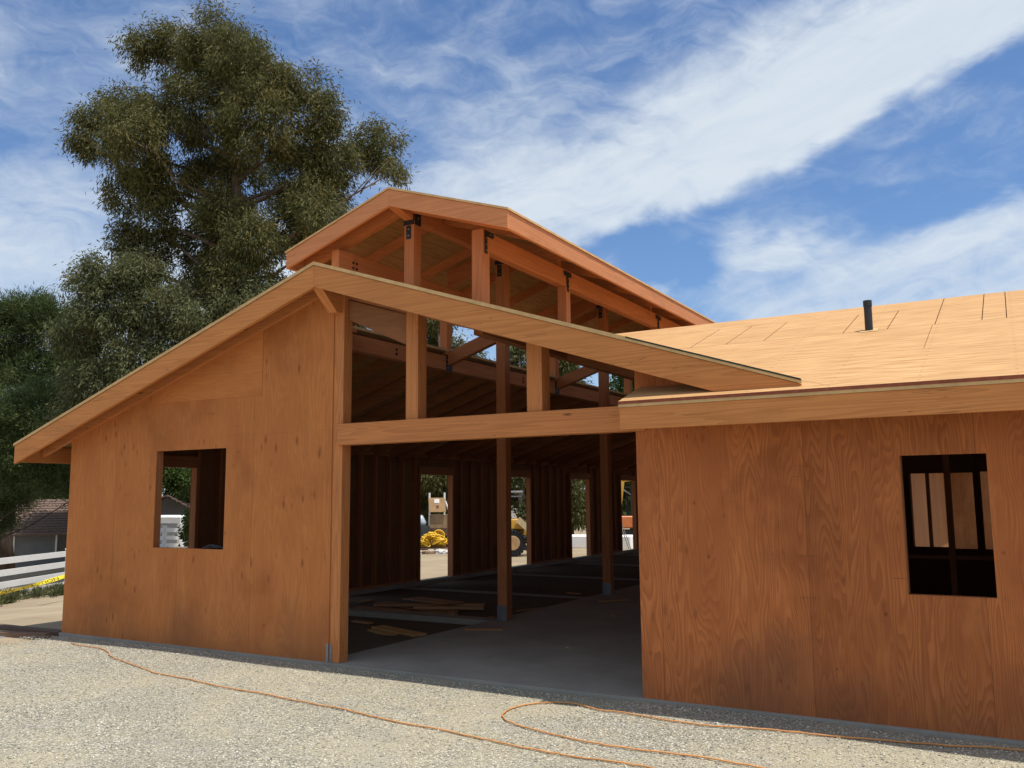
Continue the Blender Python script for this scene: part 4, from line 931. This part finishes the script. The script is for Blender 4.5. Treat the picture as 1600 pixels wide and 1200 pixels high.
# ------------------------------------------------------------------ houses beyond the fence
TILE = None
def tilem():
    m, t, p = mat('clay_tile', .85, .2); tc = t.n('ShaderNodeTexCoord').outputs['Object']
    v = t.n('ShaderNodeTexVoronoi'); t.lk(t.vmul(tc, (4, 4, 9)), v.inputs['Vector']); a, b, c = t.sep(v.outputs['Color'])
    t.lk(t.mix(t.step(a, .2, .9), (.14, .09, .07), (.24, .17, .14)), p.inputs['Base Color']); bump(t, p, v.outputs['Distance'], .7, .05); return m
TILE = tilem(); HW = plain('pale_stucco', (.20, .21, .22), .85, .2, 0, .15, 1.5); HG = plain('grey_siding', (.30, .32, .34), .8, .2, 0, .15)
GLS = plain('house_glass', (.03, .035, .045), .2, .6)
def house(o, lx, ly, hw, hr_, rz, label):
    z = G(o[0], o[1]); h = empty('house', (o[0], o[1], z), label, 'house', None, rz)
    def pl_(name, m, mt, par=None): q_ = m.build(name, mt, par or h); return q_
    m = MB(); m.box(-lx/2, lx/2, -ly/2, ly/2, -.3, hw)
    m.prism_x([(-ly/2, hw), (ly/2, hw), (0, hw+hr_*.93)], -lx/2, lx/2); pl_('wall', m, HW)
    for s_ in (-1, 1):
        m = MB(); e = ly/2+.6; zz = hw-.6*hr_/(ly/2)
        pts = [(-lx/2-.5, s_*e, zz), (lx/2+.5, s_*e, zz), (lx/2+.5, 0, hw+hr_), (-lx/2-.5, 0, hw+hr_)]
        nrow = 14
        for r_ in range(nrow):
            f0, f1 = r_/nrow, (r_+1)/nrow
            A = [Vector(pts[0]).lerp(Vector(pts[3]), f0), Vector(pts[1]).lerp(Vector(pts[2]), f0), Vector(pts[1]).lerp(Vector(pts[2]), f1), Vector(pts[0]).lerp(Vector(pts[3]), f1)]
            A[0] = A[0]+Vector((0, 0, .05)); A[1] = A[1]+Vector((0, 0, .05))
            if s_ > 0: A = A[::-1]
            m.slab([tuple(q) for q in A], .08, (1, 0, 0))
        pl_('roof', m, TILE)
    for s_ in (-1, 1):
        for x in (-lx*.3, 0, lx*.3):
            m = MB(); y = s_*(ly/2+.01); m.box(x-.5, x+.5, min(y, y-s_*.05), max(y, y-s_*.05)+.0, .9, 2.0); wd = pl_('window', m, GLS)
            f = MB(); yy_ = y+s_*.03
            a, b = min(y, yy_), max(y, yy_)
            f.box(x-.58, x-.5, a, b, .82, 2.08); f.box(x+.5, x+.58, a, b, .82, 2.08); f.box(x-.5, x+.5, a, b, 2.0, 2.08); f.box(x-.5, x+.5, a, b, .82, .9); f.box(x-.02, x+.02, a, b, .9, 2.0); f.build('frame', WHITE, wd)
    return h
house((-39.4, 23.0), 10, 6, 2.3, 1.5, R(56), 'low pale house with a clay tile roof behind the left end of the white fence')
house((-38.4, 28.9), 9, 6, 2.2, 1.7, R(138), 'gabled house half hidden by foliage, seen through the square window')
# white shed-like trailer seen through the window above the rails
m = MB(); m.box(-29.6, -26.2, 19.6, 21.6, G(-27, 20)+.5, .98); m.box(-29.3, -26.5, 19.8, 21.4, G(-27, 20)+.3, G(-27, 20)+.5)
hu = m.build('horse_trailer', WHITE, None, bevel=.06); tag(hu, 'white box trailer parked behind the fence, seen through the square window', 'trailer'); centre_origin(hu)
m = MB()
for x in (-28.6, -27.4):
    c = Vector((x, 19.55, G(-27, 20)+.32)); m.tube([c, c+Vector((0, .2, 0))], .3, 18)
o = m.build('wheel', DKR, None); o.parent = hu; o.matrix_parent_inverse = Matrix.Translation(-Vector(hu.location))
m = MB(); m.box(-29.4, -26.4, 19.575, 19.598, G(-27, 20)+.55, .66); o = m.build('side_panel', GREY, None); o.parent = hu; o.matrix_parent_inverse = Matrix.Translation(-Vector(hu.location))

# ------------------------------------------------------------------ trees
def leafmat(name, dark, light, warm, tr_=.25):
    m = bpy.data.materials.new(name); m.use_nodes = True; t = NT(m.node_tree)
    o = t.n('ShaderNodeOutputMaterial'); p = t.n('ShaderNodeBsdfPrincipled'); p.inputs['Roughness'].default_value = .65; p.inputs['Specular IOR Level'].default_value = .16
    at = t.n('ShaderNodeVertexColor', layer_name='tone'); a, b, c = t.sep(at.outputs[0])
    col = t.mix(a, dark, light); col = t.mix(t.m('MULTIPLY', t.step(b, .55, 1.0), .8), col, warm)
    t.lk(col, p.inputs['Base Color'])
    tl = t.n('ShaderNodeBsdfTranslucent'); t.lk(col, tl.inputs['Color']); mx = t.n('ShaderNodeMixShader'); mx.inputs[0].default_value = tr_
    t.lk(p.outputs[0], mx.inputs[1]); t.lk(tl.outputs[0], mx.inputs[2]); t.lk(mx.outputs[0], o.inputs[0]); return m
EUC = leafmat('eucalyptus_leaf', (.064, .075, .026), (.150, .148, .052), (.180, .140, .045))
EUC2 = leafmat('grey_eucalyptus_leaf', (.075, .092, .040), (.165, .178, .080), (.17, .15, .065))
PINE = leafmat('pine_needle', (.045, .072, .026), (.105, .145, .052), (.13, .15, .05), .2)
BUSH = leafmat('broad_leaf', (.045, .080, .020), (.115, .170, .045), (.14, .17, .05), .3)
WEED = leafmat('weed_leaf', (.06, .075, .03), (.13, .15, .06), (.16, .14, .07), .2)
def barkm(name, a, b):
    m, t, p = mat(name, .9, .15); tc = t.n('ShaderNodeTexCoord').outputs['Object']; n = t.noise(t.vmul(tc, (3, 3, .7)), 2.0, 5, .65)
    t.lk(t.mix(t.step(n, .35, .65), a, b), p.inputs['Base Color']); bump(t, p, n, .6, .04); return m
BARK = barkm('eucalyptus_bark', (.20, .155, .12), (.11, .075, .055)); BARKP = barkm('pale_bark', (.42, .38, .33), (.22, .18, .15)); BARKD = barkm('dark_bark', (.09, .065, .05), (.05, .035, .028))
def leaves(name, lobes, ntw, nleaf, ll, lw, droop, spread, mt, seed, parent, squash=(1, 1, .85), shell=.55, pull=.40):
    """leaf blades grouped on twigs that fill the lobes (cx,cy,cz,r)"""
    r = np.random.default_rng(seed); Lb = np.array(lobes, float)
    wgt = Lb[:, 3]**2.2; idx = r.choice(len(Lb), ntw, p=wgt/wgt.sum())
    d = r.normal(size=(ntw, 3)); d /= np.linalg.norm(d, axis=1)[:, None]
    rad = (shell+(1-shell)*r.random(ntw))*(.78+.55*r.random(ntw)**2)
    rad = np.where(r.random(ntw) < .13, rad*r.random(ntw), rad)
    c = Lb[idx, :3]+d*rad[:, None]*Lb[idx, 3][:, None]*np.array(squash)
    # clumps: pull twigs together so gaps open between them
    nc = max(8, ntw//22); cc = c[r.choice(ntw, nc)]
    for s0 in range(0, ntw, 2000):
        dd = ((c[s0:s0+2000, None, :]-cc[None])**2).sum(2); j = dd.argmin(1); c[s0:s0+2000] += (cc[j]-c[s0:s0+2000])*pull
    tone = r.random(ntw); hue = r.random(ntw)
    n = ntw*nleaf
    base = np.repeat(c, nleaf, 0)+r.normal(size=(n, 3))*spread
    dr = np.repeat(d, nleaf, 0)*.7+r.normal(size=(n, 3))*.6; dr[:, 2] -= droop; dr /= np.linalg.norm(dr, axis=1)[:, None]
    sd = np.cross(dr, r.normal(size=(n, 3))); sd /= np.linalg.norm(sd, axis=1)[:, None]
    ln = ll*(.6+.8*r.random(n))[:, None]; wd = lw*(.7+.6*r.random(n))[:, None]
    V = np.stack([base, base+dr*ln*.45+sd*wd, base+dr*ln, base+dr*ln*.45-sd*wd], 1).reshape(-1, 3)
    me = bpy.data.meshes.new(name); me.vertices.add(len(V)); me.vertices.foreach_set('co', V.ravel())
    me.loops.add(n*4); me.loops.foreach_set('vertex_index', np.arange(n*4, dtype=np.int32)); me.polygons.add(n); me.polygons.foreach_set('loop_start', np.arange(n, dtype=np.int32)*4)
    me.update(calc_edges=True)
    ca_ = me.color_attributes.new('tone', 'BYTE_COLOR', 'POINT'); col = np.ones((n, 4, 4))
    tt = np.clip(np.repeat(tone, nleaf)*.7+r.random(n)*.45-.08, 0, 1); col[:, :, 0] = tt[:, None]; col[:, :, 1] = np.clip(np.repeat(hue, nleaf)*.8+r.random(n)*.25, 0, 1)[:, None]
    ca_.data.foreach_set('color', col.ravel()); me.materials.append(mt)
    o = bpy.data.objects.new(name, me); COL.objects.link(o)
    if parent: o.parent = parent; o.matrix_parent_inverse = Matrix.Translation(-Vector(parent.location))
    return o
def trunkm(tree, base, lobes, r0, bark, seed, fork=.35, top=None, lean=(0, 0), nl=None):
    rr = random.Random(seed); m = MB(); base = Vector(base)
    zs = sorted(lobes, key=lambda q: q[2]); tp_ = top or Vector((zs[-1][0], zs[-1][1], zs[-1][2]))
    tp_ = Vector(tp_); H_ = tp_.z-base.z; path = []
    for i in range(9):
        s_ = i/8; p = base.lerp(tp_, s_); k = 1 if 0 < i < 8 else 0
        path.append(p+Vector((rr.uniform(-.03, .03)*H_*k, rr.uniform(-.03, .03)*H_*k, 0)))
    m.tube(path, r0, 12, taper=[r0*(1.25 if i == 0 else 1-.88*(i/8)) for i in range(9)])
    pb('trunk', m, bark, tree, smooth=True)
    L_ = list(lobes) if nl is None else rr.sample(list(lobes), min(nl, len(lobes)))
    m = MB()
    for (x, y, z, r_) in L_:
        e = Vector((x, y, z)); zz = max(base.z+H_*.12, min(e.z-(.9+.35*(e.xy-base.xy).length), base.z+H_*.9)); f = (zz-base.z)/H_
        f = min(max(f, .08), .93); k = f*8; i0 = int(k); st_ = path[i0].lerp(path[min(i0+1, 8)], k-i0)
        mid = st_.lerp(e, .5)+Vector((rr.uniform(-.3, .3), rr.uniform(-.3, .3), -.2)); rb_ = r0*(1-.85*f)*.40
        m.tube([st_, st_.lerp(mid, .5)+Vector((0, 0, .05)), mid, mid.lerp(e, .5)+Vector((rr.uniform(-.2, .2), 0, .1)), e], rb_, 7, taper=[rb_, rb_*.8, rb_*.6, rb_*.4, rb_*.15])
        for q_ in range(3):
            dd = Vector((rr.uniform(-1, 1), rr.uniform(-1, 1), rr.uniform(-.3, 1))).normalized()*r_*.9; m.tube([mid.lerp(e, .4+.2*q_), mid.lerp(e, .7)+dd*.5, e+dd], rb_*.3, 5, taper=[rb_*.35, rb_*.2, .01])
    pb('limbs', m, bark, tree, smooth=True)
BIG = [(-17.31, 17.87, 1.7), (-18.87, 17.89, 1.13), (-19.66, 17.85, 0.79), (-16.16, 17.52, 1.13), (-15.33, 16.73, 0.91), (-14.48, 16.27, 1.02), (-14.06, 15.37, 0.91), (-20.56, 15.66, 1.24), (-21.51, 15.33, 0.72), (-21.61, 14.23, 0.59), (-20.94, 13.64, 0.68), (-20.38, 12.29, 0.86), (-20.26, 10.94, 0.68), (-18.07, 15.41, 1.92), (-15.75, 14.94, 1.81), (-15.12, 12.91, 1.7), (-14.02, 11.77, 1.02), (-12.92, 14.05, 1.18), (-12.12, 13.15, 0.54), (-17.48, 12.8, 1.7), (-18.85, 12.72, 1.24), (-19.26, 11.16, 1.02), (-18.2, 10.6, 1.35), (-16.0, 10.6, 1.4), (-19.31, 14.52, 1.36), (-16.8, 16.74, 1.58), (-14.28, 13.57, 1.36), (-16.94, 9.33, 1.36), (-18.51, 9.35, 1.36), (-15.1, 10.44, 1.02), (-16.18, 9.1, 0.91), (-15.1, 11.4, 1.2), (-14.7, 12.2, 1.0), (-19.7, 10.1, .9), (-19.9, 13.1, .9), (-17.0, 11.7, 1.2)]
rr = random.Random(12)
lob = []
for x, z, r_ in BIG:
    y = 13.8-.125*(z-9.8)+.6*(x+17.6); dpt = rr.uniform(-2.2, 2.2)*(1 if r_ > 1 else .5)
    z = z-.30 if z > 15 else z
    # keep each lobe where the crown has it while giving the crown real depth
    x2, y2 = x-.5*dpt, y+.866*dpt; k = 1+dpt/31; z2 = 1.7+(z-1.7)*k
    lob.append((x2, y2, z2, r_*k))
tree1 = empty('eucalyptus_tree', (-17.3, 13.9, G(-17.3, 13.9)), 'tall grey-green eucalyptus towering behind the left roof slope', 'tree')
leaves('crown', lob, 9000, 24, .18, .019, .9, .19, EUC, 1, tree1, pull=.44)
trunkm(tree1, tree1.location, lob, .42, BARK, 3, top=(-17.0, 13.4, 18.0))
SEC0 = [(-23.23, 12.84, 10.12, 1.01), (-21.86, 13.61, 10.22, 1.01), (-22.81, 13.29, 8.68, 1.45), (-21.04, 14.32, 8.66, 1.32), (-19.61, 15.21, 8.17, 1.32), (-24.03, 12.73, 7.73, 0.96), (-21.82, 14.19, 6.52, 1.69), (-23.31, 13.39, 6.05, 1.45), (-20.34, 15.0, 6.74, 1.45), (-18.1, 15.98, 8.87, 1.2), (-24.04, 13.19, 4.63, 1.2), (-22.2, 14.2, 4.6, 1.4)]
SEC = [(CAM.x+(a-CAM.x)*.86, CAM.y+(b-CAM.y)*.86, CAM.z+(c-CAM.z)*.86, d*.9) for a, b, c, d in SEC0]
tree2 = empty('eucalyptus_tree', (-18.0, 11.3, G(-18.0, 11.3)), 'lower round-topped eucalyptus left of the tall one, above the left fascia', 'tree')
leaves('crown', SEC, 5600, 20, .155, .018, .8, .17, EUC2, 2, tree2)
trunkm(tree2, tree2.location, SEC, .26, BARK, 4)
PN = [(-31.8, 13.6, 9.6, 1.3), (-30.2, 14.6, 9.8, 1.1), (-31.4, 14, 8.6, 1.7), (-29.3, 15.2, 9.2, 1.3), (-30.2, 15, 7.0, 1.8), (-32.6, 13.4, 7.2, 1.8), (-28.6, 15.8, 7.6, 1.3), (-33.5, 12.8, 9.4, 1.4)]
tree3 = empty('pine_tree', (-30.8, 14.6, G(-30.8, 14.6)), 'dark green pine at the far left edge with sky showing between its limbs', 'tree')
leaves('crown', PN, 4300, 22, .24, .015, -.5, .20, PINE, 5, tree3, shell=.6, pull=.5)
trunkm(tree3, tree3.location, PN, .28, BARKD, 6)
P2 = [(-24.4, 12.2, 5.0, 1.5), (-22.4, 13.6, 5.2, 1.2), (-25.8, 11.2, 4.7, 1.5), (-23.0, 13.2, 3.9, 1.4), (-26.8, 10.4, 4.0, 1.4), (-25.4, 11.8, 3.2, 1.5), (-27.6, 12.4, 3.2, 1.2), (-27.5, 12.6, 2.0, 1.1), (-28.0, 12.3, 1.0, .9), (-24.2, 12.8, 2.6, 1.2), (-28.6, 9.6, 3.2, 1.5), (-28.0, 10.0, 1.1, .9), (-23.0, 13.6, 2.4, 1.2)]
tree4 = empty('pine_tree', (-27.6, 10.5, G(-27.6, 10.5)), 'bushy bright green young pine hanging over the tiled house roof', 'tree')
leaves('crown', P2, 7000, 22, .17, .012, -.2, .17, PINE, 7, tree4, shell=.5)
trunkm(tree4, tree4.location, P2, .13, BARKD, 8, top=(-26.4, 11.2, 4.6), nl=7)
# row of trees beyond the far yard, seen under the monitor and through the doors
GB = 'trees beyond the far yard'
rows = [((-19.3, 23.4), 10.4, 2.4, EUC, BARK, 'eucalyptus_tree', 'olive tree beyond the yard, leftmost of those seen between the roof posts'),
        ((-16.0, 25.3), 10.4, 2.7, EUC, BARKP, 'eucalyptus_tree', 'tree beyond the yard filling the view above the tilted tan panel'),
        ((-13.0, 27.1), 8.9, 1.2, EUC2, BARKP, 'eucalyptus_tree', 'thin pale-barked tree against the sky behind the yellow loader'),
        ((-11.3, 28.4), 8.7, 1.7, EUC, BARKD, 'eucalyptus_tree', 'dark-trunked tree seen whole through the third door opening'),
        ((-8.9, 30.5), 8.3, 2.0, BUSH, BARK, 'broadleaf_tree', 'green tree behind the bent arm of the excavator'),
        ((-29.6, 24.6), 7.0, 2.0, BUSH, BARK, 'broadleaf_tree', 'green tree behind the white box trailer beyond the fence'),
        ((-39.0, 32.5), 9.5, 3.6, BUSH, BARKD, 'broadleaf_tree', 'tall dark tree rising behind the gabled house'),
        ((-35.2, 20.8), 8.2, 3.4, PINE, BARKD, 'pine_tree', 'dark spreading tree whose crown hangs over the tiled roof'),
        ((-37.0, 27.5), 9.0, 2.6, BUSH, BARKD, 'broadleaf_tree', 'dark tree beside the gable of the house in the square window view'),
        ((-45.5, 23.5), 9.5, 4.4, PINE, BARKD, 'pine_tree', 'dark tree rising behind the tiled house'),
        ((-22.5, 33.5), 8.5, 3.0, EUC, BARK, 'eucalyptus_tree', 'tree further back, its top showing under the monitor roof')]
for i, ((x, y), h, rd, mt, bk, nm, lb_) in enumerate(rows):
    r_ = random.Random(40+i); z0 = G(x, y); lo = []; lo0 = {5: 4.0, 7: 4.5, 8: 4.9}.get(i, 1.4)
    for k in range(11):
        f = k/10; a = k*2.4; q = rd*(.55 if f > .8 else .62)*(1-.45*f)
        lo.append((x+q*math.cos(a)*(.4+.6*r_.random()), y+q*math.sin(a)*(.4+.6*r_.random()), z0+lo0+(h-.4-lo0)*f, rd*(.52-.2*f)*(.85+.3*r_.random())))
    tr_ = empty(nm, (x, y, z0), lb_, 'tree', GB)
    if mt is EUC: leaves('crown', lo, int(260*rd*rd)+900, 18, .22, .026, .8, .20, mt, 60+i, tr_)
    else: leaves('crown', lo, int(240*rd*rd)+800, 16, .17, .045, .2, .20, mt, 60+i, tr_)
    trunkm(tr_, (x, y, z0), lo, .20, bk, 70+i)
# far-off tree line closing the horizon
r_ = random.Random(77); lo = []
for k in range(70):
    a = R(-88+k*1.55); D_ = 62+r_.uniform(-5, 8); x, y = CAM.x+D_*math.sin(a), CAM.y+D_*math.cos(a)
    hh = 3.2+r_.uniform(-.6, 1.6)
    lo.append((x, y, -1.0, 2.6)); lo.append((x+r_.uniform(-2, 2), y, hh-2.0, 2.3))
fwd = leaves('distant_woodland', lo, 9000, 9, .55, .13, .2, .5, PINE, 90, None); tag(fwd, 'far dark line of trees closing the view behind the fence and yard', 'woodland', kind='stuff')
# bushes by the fence in the window view
def bush(x, y, rd, h, mt, seed, label):
    z0 = G(x, y); e = empty('garden_bush', (x, y, z0), label, 'bush'); r_ = random.Random(seed)
    lo = [(x+r_.uniform(-.5, .5)*rd, y+r_.uniform(-.5, .5)*rd, z0+h*(.3+.45*r_.random()), rd*.5) for _ in range(6)]
    leaves('foliage', lo, int(260*rd*rd)+120, 14, .12, .035, .1, .10, mt, seed, e)
    m = MB()
    for k in range(6):
        q = lo[k]; m.tube([(x, y, z0-.05), ((x+q[0])/2+.05, (y+q[1])/2, z0+h*.25), q[:3]], .03, 6, taper=[.035, .025, .008])
    pb('stems', m, BARK, e, smooth=True)
bush(-18.4, 14.0, .75, 2.1, BUSH, 21, 'leafy bush at the right of the view through the square window')
bush(-15.3, 10.3, .9, .62, BUSH, 22, 'low green bush below the fence rail seen through the square window')
bush(-33.6, 21.2, 1.3, 2.9, PINE, 23, 'dark shrub in front of the tiled house')
bush(-30.5, 25.6, 1.2, 2.4, BUSH, 24, 'bush in front of the gabled house seen through the square window')
# weeds along the fence
r_ = np.random.default_rng(31); lo = []
for k in range(60):
    s_ = -2+13*r_.random(); q = r_.normal()*.25+.45; x = F0.x+fl.x*s_+fl.y*q*1.0; y = F0.y+fl.y*s_-fl.x*q*1.0; lo.append((x, y, G(x, y)+.08, .10+.10*r_.random()))
wd_ = leaves('fence_weeds', lo, 800, 12, .16, .012, -1.2, .05, WEED, 32, None, squash=(1, 1, 1)); tag(wd_, 'straggly weeds growing along the foot of the white fence', 'weeds', kind='stuff')
